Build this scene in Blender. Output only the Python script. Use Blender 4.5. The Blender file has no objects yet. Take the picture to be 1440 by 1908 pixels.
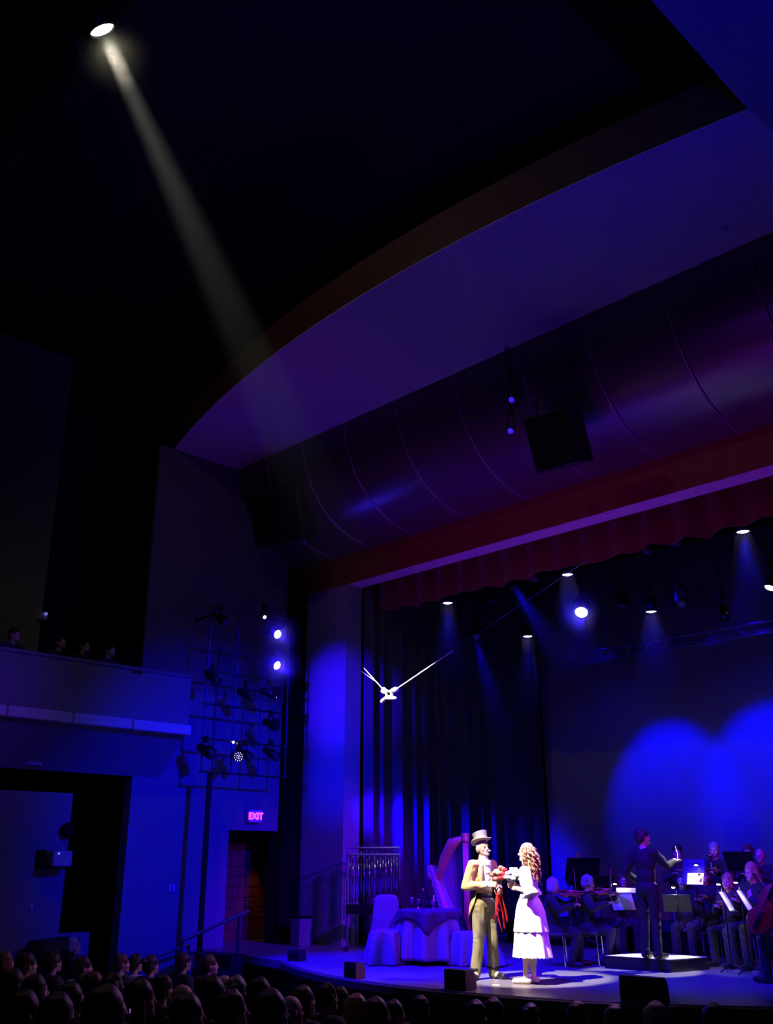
import bpy, bmesh, math, random
from mathutils import Vector as V, Matrix, Euler
random.seed(7)
SC = bpy.context.scene
COL = SC.collection

# ------------------------------------------------------------------ camera
F_PX, HORIZON, EYE = 1795.0, 1605.0, 1.5
PITCH = math.atan((HORIZON - 954) / F_PX)
YAW = math.radians(45)
cam_data = bpy.data.cameras.new('camera')
cam = bpy.data.objects.new('camera', cam_data)
COL.objects.link(cam)
cam.location = (0, 0, EYE)
cam.rotation_euler = (math.pi / 2 + PITCH, 0, YAW)
cam_data.sensor_fit = 'VERTICAL'
cam_data.sensor_height = 36
cam_data.lens = 36 * F_PX / 1908
cam_data.clip_end = 200
SC.camera = cam
_F = V((-math.sin(YAW) * math.cos(PITCH), math.cos(YAW) * math.cos(PITCH), math.sin(PITCH)))
_R = V((math.cos(YAW), math.sin(YAW), 0))
_U = _R.cross(_F)
CAM = V((0, 0, EYE))
def ray(x, y): return _F + _R * ((x - 720) / F_PX) + _U * ((954 - y) / F_PX)
def at_z(x, y, z=0.0):
    d = ray(x, y); return CAM + d * ((z - EYE) / d.z)
def at_y(x, y, Y):
    d = ray(x, y); return CAM + d * (Y / d.y)
def at_x(x, y, X):
    d = ray(x, y); return CAM + d * (X / d.x)

# ------------------------------------------------------------------ world, colour, lights
w = bpy.data.worlds.new('dark_hall'); SC.world = w; w.use_nodes = True
w.node_tree.nodes['Background'].inputs[0].default_value = (0.02, 0.02, 1, 1)
w.node_tree.nodes['Background'].inputs[1].default_value = 0.0012
SC.view_settings.view_transform = 'Standard'
SC.view_settings.look = 'None'
SC.view_settings.gamma = 1
SC.view_settings.use_curve_mapping = False
SC.view_settings.exposure = 0.0
SC.cycles.use_denoising = True
SC.cycles.max_bounces = 5
SC.cycles.volume_bounces = 0
SC.cycles.sample_clamp_indirect = 4
SC.cycles.volume_step_rate = 1.0
BLUE = (0.02, 0.0, 1.0)
DEEP = (0.006, 0.0, 1.0)
PURPLE = (0.26, 0.0, 1.0)
def spot(name, loc, target, energy, color, size, blend=0.3, radius=0.05):
    l = bpy.data.lights.new(name, 'SPOT')
    l.energy, l.color, l.spot_size, l.spot_blend, l.shadow_soft_size = energy, color, math.radians(size), blend, radius
    o = bpy.data.objects.new(name, l); COL.objects.link(o)
    o.location = loc
    o.rotation_euler = (V(target) - V(loc)).to_track_quat('-Z', 'Y').to_euler()
    return o
# unseen house lamps washing left wall, balcony and portal in blue; purple ones added
spot('house_blue_wash', (-2.0, 9.0, 6.5), (-16, 11.1, 2.1), 13500, (0, 0, 1), 31, 1.0, 0.2)
spot('portal_blue_wash', (-11.2, 5.4, 5.8), (-14.95, 13.43, 4.7), 13000, (0.02, 0, 1), 16, 1.0, 0.1)
spot('portal_blue_wash', (-11.2, 5.4, 5.8), (-14.8, 13.43, 3.2), 8000, (0.0, 0, 1), 15, 1.0, 0.1)
spot('jamb_purple_wash', (-5.5, 11.6, 4.2), (-14.63, 13.65, 0.3), 5500, (0.14, 0, 1), 34, 1.0, 0.1)
spot('balcony_purple_wash', (-4.0, 3.0, 6.0), (-15.2, 5.6, 3.9), 1900, (0.10, 0, 1), 22, 1.0, 0.2)
# added purple and red spots over the seats, no fixtures, tinting the canopy
spot('canopy_purple_wash', (-6.5, 4.0, 2.4), (-9.5, 10.0, 9.5), 145, (0.20, 0, 1.0), 100, 0.9, 0.3)
spot('canopy_red_wash', (-10.5, 4.5, 2.6), (-13.5, 10.4, 9.5), 95, (0.6, 0, 0.8), 60, 0.9, 0.3)
# added unseen strip light below the stage edge, brightening header and cove
fl_ = bpy.data.lights.new('header_fill_strip', 'AREA'); fl_.shape = 'RECTANGLE'; fl_.size, fl_.size_y = 12.5, 0.12
fl_.energy, fl_.color, fl_.spread = 52, (0.32, 0.0, 1.0), math.radians(30)
fo_ = bpy.data.objects.new('header_fill_strip', fl_); COL.objects.link(fo_); fo_.location = (-7.6, 8.7, -0.45)
fo_.rotation_euler = (math.radians(180 - 29), 0, 0)
spot('ceiling_panel_wash', (1.5, 3.0, 2.5), (-2.2, 5.6, 9.5), 1600, (0, 0, 1), 60, 0.9, 0.2)
# overhead stage electrics and front washes; an added side lamp tints the performers' shaded side
spot('stage_left_blue', (-12.4, 9.2, 9.0), (-11.6, 11.4, 0.2), 27000, (0.012, 0, 1), 34, 0.7, 0.1)
spot('stage_centre_blue', (-8.5, 8.5, 9.0), (-8.3, 14.6, 0.3), 15500, (0.012, 0, 1), 46, 0.8, 0.1)
spot('stage_right_blue', (-3.5, 12.5, 8.2), (-6.3, 14.2, 0.3), 2000, (0.012, 0, 1), 60, 0.8, 0.1)
spot('orchestra_face_purple', (-1.0, 8.0, 6.0), (-7.7, 15.6, 1.0), 2600, (0.30, 0, 1.0), 26, 0.9, 0.1)
spot('violin_face_purple', (-2.0, 9.5, 6.0), (-9.5, 13.7, 1.0), 1400, (0.28, 0, 1.0), 20, 0.9, 0.1)
spot('performer_side_purple', (0.5, 11.3, 6.5), (-8.6, 11.1, 0.9), 4200, (0.28, 0, 1.0), 15, 0.8, 0.1)
spot('left_cloth_purple', (-12.0, 5.5, 7.0), (-12.0, 12.3, 0.8), 1300, (0.14, 0, 1.0), 22, 0.7, 0.1)
# cyc pools and side-curtain streaks
spot('cyc_pool_lamp', (-11.1, 16.2, 6.4), (-11.15, 20.3, 2.45), 1900, (0, 0, 1), 40, 0.55, 0.05)
spot('cyc_pool_lamp', (-8.7, 16.2, 6.4), (-8.75, 20.3, 2.6), 2000, (0, 0, 1), 42, 0.55, 0.05)
spot('cyc_pool_lamp', (-5.6, 16.2, 6.4), (-5.6, 20.3, 2.3), 1900, (0, 0, 1), 48, 0.55, 0.05)
spot('cyc_floor_wash', (-9.0, 15.0, 7.0), (-9.4, 20.0, 0.2), 900, (0, 0, 1), 40, 1.0, 0.1)
spot('curtain_streak_lamp', (-14.1, 12.9, 2.8), (-14.6, 15.2, 2.0), 1100, (0.02, 0, 1), 46, 1.0, 0.1)
spot('curtain_streak_lamp', (-13.7, 12.4, 3.0), (-14.7, 17.4, 1.4), 5500, (0, 0, 1), 30, 1.0, 0.1)
spot('curtain_edge_lamp', (-10.5, 17.5, 5.0), (-14.5, 20.0, 2.2), 160, (0, 0, 1), 12, 1.0, 0.1)
# added spots standing in for stage spill on the audience
spot('audience_rim', (-7.5, 13.0, 5.6), (-9.5, 6.0, 0.2), 620, (0.8, 0.3, 1.0), 80, 0.6, 0.1)
spot('audience_blue', (-3.0, 9.0, 7.5), (-14.0, 8.5, 0.0), 800, (0, 0, 1), 30, 0.9, 0.1)

# ------------------------------------------------------------------ materials
MATS = {}
def M(name, col, rough=0.7, metal=0.0, var=0.12, scale=12.0, bump=0.15, emit=None, estr=0.0, spec=0.4, sheen=0.0):
    if name in MATS: return MATS[name]
    m = bpy.data.materials.new(name); m.use_nodes = True
    nt = m.node_tree; b = nt.nodes['Principled BSDF']
    tc = nt.nodes.new('ShaderNodeTexCoord')
    no = nt.nodes.new('ShaderNodeTexNoise'); no.inputs['Scale'].default_value = scale; no.inputs['Detail'].default_value = 5
    nt.links.new(tc.outputs['Object'], no.inputs['Vector'])
    mx = nt.nodes.new('ShaderNodeMix'); mx.data_type = 'RGBA'
    nt.links.new(no.outputs['Fac'], mx.inputs['Factor'])
    mx.inputs['A'].default_value = tuple(c * (1 - var) for c in col) + (1,)
    mx.inputs['B'].default_value = tuple(min(1, c * (1 + var)) for c in col) + (1,)
    nt.links.new(mx.outputs['Result'], b.inputs['Base Color'])
    if bump:
        bp = nt.nodes.new('ShaderNodeBump'); bp.inputs['Strength'].default_value = bump; bp.inputs['Distance'].default_value = 0.01
        n2 = nt.nodes.new('ShaderNodeTexNoise'); n2.inputs['Scale'].default_value = scale * 6
        nt.links.new(tc.outputs['Object'], n2.inputs['Vector'])
        nt.links.new(n2.outputs['Fac'], bp.inputs['Height']); nt.links.new(bp.outputs['Normal'], b.inputs['Normal'])
    b.inputs['Roughness'].default_value = rough
    b.inputs['Metallic'].default_value = metal
    b.inputs['Specular IOR Level'].default_value = spec
    if sheen: b.inputs['Sheen Weight'].default_value = sheen
    if emit:
        b.inputs['Emission Color'].default_value = tuple(emit) + (1,)
        b.inputs['Emission Strength'].default_value = estr
    MATS[name] = m; return m
def M_haze(name, density, axis_len=None, power=1.0, color=(1, 1, 1), sphere=False):
    m = bpy.data.materials.new(name); m.use_nodes = True
    nt = m.node_tree; nt.nodes.remove(nt.nodes['Principled BSDF'])
    out = [n for n in nt.nodes if n.type == 'OUTPUT_MATERIAL'][0]
    vs = nt.nodes.new('ShaderNodeVolumeScatter'); vs.inputs['Color'].default_value = tuple(color) + (1,)
    vs.inputs['Density'].default_value = density; vs.inputs['Anisotropy'].default_value = 0.0
    nt.links.new(vs.outputs[0], out.inputs['Volume'])
    if axis_len or sphere:
        tc = nt.nodes.new('ShaderNodeTexCoord')
        if sphere:
            ln = nt.nodes.new('ShaderNodeVectorMath'); ln.operation = 'LENGTH'
            nt.links.new(tc.outputs['Object'], ln.inputs[0]); src = ln.outputs['Value']; L = sphere
        else:
            sp = nt.nodes.new('ShaderNodeSeparateXYZ'); nt.links.new(tc.outputs['Object'], sp.inputs[0]); src = sp.outputs['Z']; L = axis_len
        mr = nt.nodes.new('ShaderNodeMapRange'); mr.inputs['From Min'].default_value = 0; mr.inputs['From Max'].default_value = L
        mr.inputs['To Min'].default_value = 1; mr.inputs['To Max'].default_value = 0
        nt.links.new(src, mr.inputs['Value'])
        pw = nt.nodes.new('ShaderNodeMath'); pw.operation = 'POWER'; pw.inputs[1].default_value = power
        nt.links.new(mr.outputs['Result'], pw.inputs[0])
        ml = nt.nodes.new('ShaderNodeMath'); ml.operation = 'MULTIPLY'; ml.inputs[1].default_value = density
        nt.links.new(pw.outputs[0], ml.inputs[0]); nt.links.new(ml.outputs[0], vs.inputs['Density'])
    return m

plaster = M('grey_plaster', (0.15, 0.15, 0.19), 0.8, scale=3, var=0.06)
plaster_light = M('light_plaster', (0.2, 0.2, 0.24), 0.75, scale=3, var=0.05)
canopy_m = M('canopy_plaster', (0.45, 0.42, 0.42), 0.8, scale=2, var=0.05)
black_m = M('matte_black', (0.006, 0.006, 0.007), 0.9, spec=0.1)
black_cloth = M('black_drape', (0.004, 0.004, 0.005), 0.95, scale=20, spec=0.05)
dark_wood = M('red_brown_wood', (0.15, 0.022, 0.010), 0.55, scale=5, var=0.3)
cove_m = M('varnished_cove_panel', (0.05, 0.028, 0.032), 0.3, scale=4, var=0.15, bump=0.03, spec=0.9)
stage_m = M('worn_black_stage_floor', (0.14, 0.13, 0.145), 0.30, scale=2.5, var=0.35, bump=0.06)
stage_front_m = M('stage_front_black', (0.012, 0.012, 0.014), 0.7)
house_m = M('dark_carpet', (0.02, 0.02, 0.022), 0.95)
red_velvet = M('dark_red_velvet', (0.13, 0.016, 0.005), 0.9, scale=18, sheen=0.2)
blue_drape = M('side_curtain_velour', (0.07, 0.07, 0.09), 0.85, scale=16, sheen=0.2)
cyc_m = M('cyclorama_cloth', (0.5, 0.5, 0.54), 0.9, scale=1.5, var=0.05, bump=0.03)
metal_m = M('black_steel', (0.03, 0.03, 0.032), 0.4, 0.8)
pipe_m = M('grey_steel_pipe', (0.22, 0.22, 0.23), 0.38, 0.9)
chrome_m = M('polished_chrome', (0.8, 0.8, 0.82), 0.12, 1.0, bump=0)
block_m = M('red_brown_block', (0.13, 0.05, 0.03), 0.9, scale=9, var=0.25)
trim_m = M('pale_trim', (0.45, 0.45, 0.48), 0.6)
cloth_w = M('pale_cotton_cloth', (0.19, 0.19, 0.23), 0.85, scale=40, sheen=0.1)
cloth_d = M('dark_damask_cloth', (0.05, 0.045, 0.055), 0.8, scale=50, var=0.4)
skin_m = M('skin', (0.55, 0.34, 0.25), 0.5, scale=30, var=0.08, bump=0.05)
suit_m = M('black_suit_wool', (0.014, 0.014, 0.017), 0.8, scale=60, sheen=0.1)
suit_blue = M('grey_blue_wool', (0.013, 0.013, 0.015), 0.8, scale=60)
shirt_m = M('white_shirt_cotton', (0.8, 0.8, 0.8), 0.8, scale=60)
shoe_m = M('black_leather', (0.015, 0.014, 0.014), 0.25, spec=0.6)
grey_hair = M('grey_hair', (0.26, 0.25, 0.25), 0.6, scale=70, var=0.3)
dark_hair = M('dark_brown_hair', (0.035, 0.022, 0.015), 0.5, scale=70, var=0.3)
brown_hair = M('brown_hair', (0.10, 0.055, 0.03), 0.5, scale=70, var=0.3)
blond_hair = M('fair_hair', (0.40, 0.22, 0.10), 0.5, scale=70, var=0.3)
paper_m = M('white_paper', (0.85, 0.85, 0.82), 0.8, scale=30, var=0.03, bump=0.02)
violin_m = M('varnished_maple', (0.30, 0.10, 0.035), 0.3, scale=14, var=0.25)
cello_m = M('dark_varnished_maple', (0.20, 0.055, 0.02), 0.3, scale=10, var=0.25)
gold_m = M('gilded_wood', (0.55, 0.33, 0.12), 0.4, 0.3)
brass_m = M('lacquered_brass', (0.75, 0.5, 0.18), 0.25, 1.0, bump=0)
glass_m = M('dark_bottle_glass', (0.02, 0.03, 0.02), 0.08, spec=0.8, bump=0)
speaker_m = M('black_speaker_paint', (0.014, 0.014, 0.015), 0.55, scale=80, bump=0.3)
speaker_side = M('worn_speaker_plywood', (0.09, 0.045, 0.035), 0.6, scale=20)
def emitter(name, col, s): return M(name, (0.8, 0.8, 0.8), 0.3, emit=col, estr=s, bump=0)

# ------------------------------------------------------------------ mesh builder
def perp(d):
    d = d.normalized(); a = V((0, 0, 1)) if abs(d.z) < 0.9 else V((1, 0, 0))
    x = d.cross(a).normalized(); return x, d.cross(x).normalized()
class MB:
    def __init__(s): s.v, s.f = [], []
    def add(s, vs, fs):
        n = len(s.v); s.v += [tuple(p) for p in vs]; s.f += [tuple(i + n for i in q) for q in fs]; return s
    def rings(s, rs, cap=True, closed=True):
        n = len(rs[0]); vs = [p for r in rs for p in r]; fs = []
        for k in range(len(rs) - 1):
            for i in range(n if closed else n - 1):
                j = (i + 1) % n
                fs.append((k * n + i, k * n + j, (k + 1) * n + j, (k + 1) * n + i))
        if cap and closed:
            fs.append(tuple(range(n - 1, -1, -1))); fs.append(tuple((len(rs) - 1) * n + i for i in range(n)))
        return s.add(vs, fs)
    def box(s, c, size, rot=None):
        c = V(c); hx, hy, hz = (q / 2 for q in size)
        vs = [V((x, y, z)) for z in (-hz, hz) for y in (-hy, hy) for x in (-hx, hx)]
        if rot is not None: vs = [rot @ p for p in vs]
        return s.add([c + p for p in vs], [(0, 2, 3, 1), (4, 5, 7, 6), (0, 1, 5, 4), (2, 6, 7, 3), (0, 4, 6, 2), (1, 3, 7, 5)])
    def bx(s, x0, x1, y0, y1, z0, z1): return s.box(((x0 + x1) / 2, (y0 + y1) / 2, (z0 + z1) / 2), (x1 - x0, y1 - y0, z1 - z0))
    def bbox(s, c, size, bev=0.02, rot=None):           # box with chamfered edges along its height
        hx, hy, hz = (q / 2 for q in size); c = V(c); b = min(bev, hx * .9, hy * .9, hz * .9)
        def ring(z, i):
            ax, ay = hx - i, hy - i
            return [V((ax - b, -ay, z)), V((ax, -ay + b, z)), V((ax, ay - b, z)), V((ax - b, ay, z)), V((-ax + b, ay, z)), V((-ax, ay - b, z)), V((-ax, -ay + b, z)), V((-ax + b, -ay, z))]
        rs = [ring(-hz, b * .7), ring(-hz + b, 0), ring(hz - b, 0), ring(hz, b * .7)]
        if rot is not None: rs = [[rot @ p for p in r] for r in rs]
        return s.rings([[c + p for p in r] for r in rs])
    def cyl(s, a, b, r0, r1=None, n=12):
        a, b = V(a), V(b); r1 = r0 if r1 is None else r1; x, y = perp(b - a)
        mk = lambda c, r: [c + x * (r * math.cos(2 * math.pi * i / n)) + y * (r * math.sin(2 * math.pi * i / n)) for i in range(n)]
        return s.rings([mk(a, r0), mk(b, r1)])
    def tube(s, pts, r, n=6):
        pts = [V(p) for p in pts]; rs = []; x = None
        for k, p in enumerate(pts):
            d = (pts[min(k + 1, len(pts) - 1)] - pts[max(k - 1, 0)]).normalized()
            if x is None: x, y = perp(d)
            else: x = (x - d * x.dot(d)).normalized(); y = d.cross(x)
            rr = r[k] if isinstance(r, (list, tuple)) else r
            rs.append([p + x * (rr * math.cos(2 * math.pi * i / n)) + y * (rr * math.sin(2 * math.pi * i / n)) for i in range(n)])
        return s.rings(rs)
    def caps(s, a, b, ra, rb=None, n=10):
        a, b = V(a), V(b); rb = ra if rb is None else rb
        d = b - a
        if d.length < 1e-6: d = V((0, 0, 1e-4)); b = a + d
        x, y = perp(d); d = d.normalized(); rs = []
        for c, r, angs in ((a, ra, (-80, -55, -28, 0)), (b, rb, (0, 28, 55, 80))):
            for t in angs:
                t = math.radians(t); rr = r * math.cos(t); cc = c + d * (r * math.sin(t))
                rs.append([cc + x * (rr * math.cos(2 * math.pi * i / n)) + y * (rr * math.sin(2 * math.pi * i / n)) for i in range(n)])
        return s.rings(rs)
    def ell(s, c, ax, ay, az, n=14, m=9):
        c = V(c); rs = []
        for k in range(m):
            t = -math.pi / 2 + math.pi * (k + 0.35) / (m - 0.3)
            rs.append([c + ax * (math.cos(t) * math.cos(2 * math.pi * i / n)) + ay * (math.cos(t) * math.sin(2 * math.pi * i / n)) + az * math.sin(t) for i in range(n)])
        return s.rings(rs)
    def sph(s, c, r, n=10, m=7): return s.ell(c, V((r, 0, 0)), V((0, r, 0)), V((0, 0, r)), n, m)
    def prism(s, poly, axis, lo, hi):                   # poly in the plane across the axis ('x': (y,z), 'y': (x,z), 'z': (x,y))
        f = {'x': lambda p, t: (t, p[0], p[1]), 'y': lambda p, t: (p[0], t, p[1]), 'z': lambda p, t: (p[0], p[1], t)}[axis]
        return s.rings([[V(f(p, lo)) for p in poly], [V(f(p, hi)) for p in poly]])
    def lathe(s, prof, c=(0, 0, 0), n=16):
        c = V(c); return s.rings([[c + V((r * math.cos(2 * math.pi * i / n), r * math.sin(2 * math.pi * i / n), z)) for i in range(n)] for r, z in prof])
    def mesh(s, name):
        me = bpy.data.meshes.new(name); me.from_pydata(s.v, [], s.f)
        bm = bmesh.new(); bm.from_mesh(me); bmesh.ops.recalc_face_normals(bm, faces=bm.faces); bm.to_mesh(me); bm.free()
        return me
def link(name, me, mat, parent=None, smooth=False):
    if mat and not me.materials: me.materials.append(mat)
    if smooth: me.polygons.foreach_set('use_smooth', [True] * len(me.polygons))
    o = bpy.data.objects.new(name, me); COL.objects.link(o)
    if parent: o.parent = parent
    return o
def part(name, mb, mat, parent=None, smooth=False): return link(name, mb.mesh(name), mat, parent, smooth)
def tag(o, label=None, cat=None, group=None, kind=None):
    for k, v in (('label', label), ('category', cat), ('group', group), ('kind', kind)):
        if v: o[k] = v
    return o
def thing(name, label, cat, loc=(0, 0, 0), rz=0.0, group=None):
    o = bpy.data.objects.new(name, None); COL.objects.link(o); o.empty_display_size = 0.1
    o.location = loc; o.rotation_euler = (0, 0, rz); return tag(o, label, cat, group)
def kids(o): return [c for c in bpy.data.objects if c.parent == o]
CH = {}
def copy_tree(o, label=None, group=None, loc=None, rz=None, scale=None):
    c = o.copy(); COL.objects.link(c)
    if label: c['label'] = label
    if group: c['group'] = group
    if loc is not None: c.location = loc
    if rz is not None: c.rotation_euler = (0, 0, rz)
    if scale: c.scale = (scale,) * 3
    def rec(src, dst):
        for k in list(src.children):
            d = k.copy(); COL.objects.link(d); d.parent = dst; rec(k, d)
    rec(o, c); return c
def struct(name, mb, mat, parent=None, label=None, smooth=False):
    o = part(name, mb, mat, parent, smooth)
    if not parent: o['kind'] = 'structure'
    if label: o['label'] = label
    return o
def blob(pieces, voxel, smooth=3, name='figure'):       # pieces -> one continuous surface
    me = pieces.mesh(name)
    o = bpy.data.objects.new('temporary', me); COL.objects.link(o)
    r = o.modifiers.new('r', 'REMESH'); r.mode = 'VOXEL'; r.voxel_size = voxel
    if smooth:
        sm = o.modifiers.new('s', 'SMOOTH'); sm.factor = 0.5; sm.iterations = smooth
    dg = bpy.context.evaluated_depsgraph_get()
    res = bpy.data.meshes.new_from_object(o.evaluated_get(dg))
    bpy.data.objects.remove(o); bpy.data.meshes.remove(me)
    res.name = name
    res.polygons.foreach_set('use_smooth', [True] * len(res.polygons)); return res

# ------------------------------------------------------------------ room shell
WX, PY, SZ = -16.0, 13.43, 9.5          # side wall plane, portal plane, canopy height
edge = [(WX, 11.12), (-14.6, 11.0), (-13.2, 10.82)]
for k in range(25):
    a = math.radians(241 + (318 - 241) * k / 24); edge.append((-9.59 + 6.74 * math.cos(a), 16.53 + 6.74 * math.sin(a)))
edge += [(-2.0, 12.6), (2.0, 12.8)]
struct('stage_floor', MB().prism(edge + [(2, 21), (-18, 21), (-18, 11.12)], 'z', -0.12, 0.0), stage_m, label='worn dark stage floor with a curved apron')
inner = [(x, y + 0.12) for x, y in edge]
struct('stage_front', MB().prism(inner + [(2, 14), (WX, 14)], 'z', -1.5, -0.12), stage_front_m, label='black curved face below the stage edge')
lip = MB()
lip.rings([[V((x, y - 0.03, -0.10)), V((x, y - 0.03, -0.02)), V((x, y + 0.02, 0.006)), V((x, y + 0.05, 0.002)), V((x, y + 0.05, -0.1))] for x, y in edge[2:-1]])
struct('trim_1', lip, M('stage_edge_strip', (0.05, 0.05, 0.055), 0.35), label='dark rounded nosing along the stage edge')
def house_z(y): return -1.15 + 0.09 * (8.5 - y)
struct('floor', MB().add([(-20, -4, house_z(-4)), (6, -4, house_z(-4)), (6, 12, house_z(12)), (-20, 12, house_z(12)), (-20, -4, -3), (6, -4, -3), (6, 12, -3), (-20, 12, -3)],
    [(0, 1, 2, 3), (4, 7, 6, 5), (0, 4, 5, 1), (1, 5, 6, 2), (2, 6, 7, 3), (3, 7, 4, 0)]), house_m, label='dark carpeted house floor')
# left side wall at audience level: two lit panels, a black passage between them, a stage door
wl = struct('wall_left', MB().bx(WX - .25, WX, 9.5, 11.70, -1.2, 4.6).bx(WX - .25, WX, 11.70, 12.90, 2.07, 4.6), plaster, label='side wall lit blue beside the stage')
struct('wall_left', MB().bx(WX - .25, WX, 2.0, 8.38, -1.6, 2.60).bx(WX - .25, WX, 8.38, 8.95, -1.6, 0.38), plaster, label='side wall section under the balcony')
struct('wall_back_of_passage', MB().bx(WX - 2.3, WX - 2.2, 6, 11, -1.5, 4), black_cloth, label='black depth of the side passage')
struct('wall_left_upper', MB().bx(WX - .3, WX, 9.5, 13.43, 4.6, SZ), M('splay_plaster', (0.11, 0.09, 0.12), 0.85, scale=2, var=0.05), label='tall plaster panel beneath the canopy')
struct('wall_balcony_back', MB().bx(-19.6, -19.4, 0, 9.0, 3.0, 13), M('navy_wall', (0.45, 0.45, 0.55), 0.9), label='dark wall behind the balcony')
dr = MB(); ys = [8.1 + 1.42 * i / 40 for i in range(41)]
dr.rings([[V((WX - .12 + .05 * math.sin(y * 26), y, z)) for y in ys] + [V((WX - .2 + .05 * math.sin(y * 26), y, z)) for y in reversed(ys)] for z in (4.0, 12.4)])
tag(part('curtain', dr, black_cloth), 'tall black curtain hanging above the balcony end', 'curtain')
d2 = MB(); ys = [12.90 + .53 * i / 24 for i in range(25)]  # black strip added for the shade in the corner by the portal
d2.rings([[V((WX + .10 + .03 * math.sin(y * 40), y, z)) for y in ys] + [V((WX + .03 + .03 * math.sin(y * 40), y, z)) for y in reversed(ys)] for z in (0.0, 7.6)])
tag(part('curtain', d2, black_cloth), 'narrow black drape added for the dark falloff in the corner beside the portal', 'curtain')
# stage door recess with a block wall behind
door = struct('door_1', MB().bx(WX - 1.2, WX - .02, 11.62, 11.70, 0, 2.1).bx(WX - .3, WX - .02, 12.9, 12.98, 0, 2.1).bx(WX - 1.2, WX - .02, 11.62, 14.6, 2.07, 2.15).bx(WX - 1.2, WX - 1.15, 13.62, 15.0, 0, 2.1), black_m, label='dark stage door recess')
bw = struct('wall_stage_door', MB().bx(WX - 1.5, WX - 1.2, 11.2, 13.9, -.1, 2.4), M('mortar', (0.10, 0.05, 0.035), 0.9), label='block wall seen through the stage door')
bm_ = MB().bbox((0, 0, 0), (.05, .39, .19), .008).mesh('block')
bm_.materials.append(block_m)
for r in range(10):
    for c in range(6):
        o = bpy.data.objects.new('block', bm_); COL.objects.link(o); o.parent = bw
        o.location = (WX - 1.19 + random.uniform(-.004, .004), 11.45 + c * .4 + (r % 2) * .2, .1 + r * .2)
spot('stage_door_lamp', (WX - .75, 13.25, 1.9), (WX - 1.2, 13.15, .15), 16, (1, .2, .1), 46, 1.0, .05)
struct('door_2', MB().bx(WX, WX + .05, 6.75, 6.85, -1.2, 1.0).bx(WX, WX + .05, 6.0, 6.85, 1.0, 1.1), black_m, label='dark door frame at the far left edge')
# balcony box on the side wall
BX = -15.2
bal = struct('balcony', MB().prism([(BX, 3.80), (BX, 4.70), (BX - .12, 4.70), (BX - .12, 3.92), (-19.4, 3.75), (-19.4, 3.3), (WX - .2, 3.02), (WX + .0, 2.95)], 'y', 1.0, 10.08), plaster, label='balcony box with sloped underside')
tm = MB()
lastY = 10.10
joints = [at_x(x, 1340, BX + .06).y for x in (10, 135, 247)]
segs = [1.5] + joints + [lastY]
for a, b in zip(segs[:-1], segs[1:]):
    part('trim_panel', MB().bbox((BX + .03, (a + b) / 2, 3.74), (.14, b - a - .03, .17), .012), trim_m, bal)
part('handrail', MB().bx(BX - .16, BX + .03, 1.0, 10.08, 4.70, 4.745), plaster, bal)
struct('ceiling', MB().bx(-22, 6, -3, 13.5, 12.6, 12.8), M('black_ceiling', (0.012, 0.012, 0.014), .9), label='black hall ceiling')
# canopy: flat soffit with curved front, its wood front, the cove, the portal header
cf = []
for k in range(33):
    x = -16.0 + 19.0 * k / 32; cf.append((x, 33.82 - math.sqrt(25.257 ** 2 - (x + 8.16) ** 2)))
struct('trim_2', MB().prism(cf + [(3.0, 11.43), (WX, 11.43)], 'z', SZ, SZ + .012), canopy_m, label='flat canopy soffit with a curved front edge')
fr = MB(); fr.rings([[V((x, y + .002, SZ + .012)), V((x, y + .002, SZ + .62)), V((x, y + .14, SZ + .62)), V((x, y + .14, SZ + .012))] for x, y in cf])
struct('trim_3', fr, M('dark_canopy_wood', (0.06, 0.014, 0.012), 0.7, scale=5, var=0.3), label='red brown wooden face above the canopy edge')
prof = []
for k in range(45):
    t = k / 44; a = t * math.pi / 2
    prof.append((11.43 + 2.0 * (1 - math.cos(a)) ** 1.15, 9.9 - (9.9 - 7.70) * math.sin(a) ** 1.0))
cove = struct('trim_4', MB().prism([(y + .30, z + .05) for y, z in prof] + [(y + .36, z + .1) for y, z in reversed(prof)], 'x', WX, 3), black_m, label='backing of the curved cove')
xs = [WX, -15.0, -13.84, -12.6, -11.2, -9.77, -8.38, -7.09, -5.71, -4.4, -3.0, -1.5, 0]
for a, b in zip(xs[:-1], xs[1:]):
    part('cove_panel', MB().prism([(y, z) for y, z in prof] + [(y + .05, z + .04) for y, z in reversed(prof)], 'x', a + .012, b - .012), cove_m, cove)
    part('joint_strip', MB().prism([(y - .012, z - .01) for y, z in prof] + [(y + .02, z + .02) for y, z in reversed(prof)], 'x', a - .02, a - .006), M('joint_metal', (.3, .3, .32), .4, .6), cove, True)
JX = -14.63
struct('wall_portal', MB().bx(WX, JX - .03, PY, PY + .43, 0, 7.7), plaster_light, label='plain portal wall left of the stage opening')
struct('trim_5', MB().bx(JX - .03, JX, PY, PY + .44, 0, 7.06), M('portal_jamb_plaster', (0.22, 0.21, 0.23), 0.8, scale=3, var=.05), label='left jamb of the stage opening')
struct('trim_6', MB().bx(JX, 2, PY, PY + .03, 7.06, 7.72).bx(WX, JX, PY - .02, PY - .001, 7.06, 7.72), dark_wood, label='red brown header over the stage opening')
struct('trim_7', MB().bx(JX, 2, PY + .03, PY + .44, 7.06, 7.7), canopy_m, label='pale underside of the stage header')
struct('ceiling_panel', MB().prism([(-3.25, -2), (-3.25, 9.03), (-3.2, 9.6), (3, 9.6), (3, -2)], 'z', SZ - .02, SZ + .1), plaster_light, label='flat ceiling panel at the upper right')
struct('wall_back', MB().bx(-18, 3, 20.6, 20.7, -.1, 9.5), black_m, label='black back wall of the stage')
struct('wall_stage_left', MB().bx(-18, -17.9, 13.5, 20.7, 0, 9.5), black_m, label='black side wall of the stage')
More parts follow.
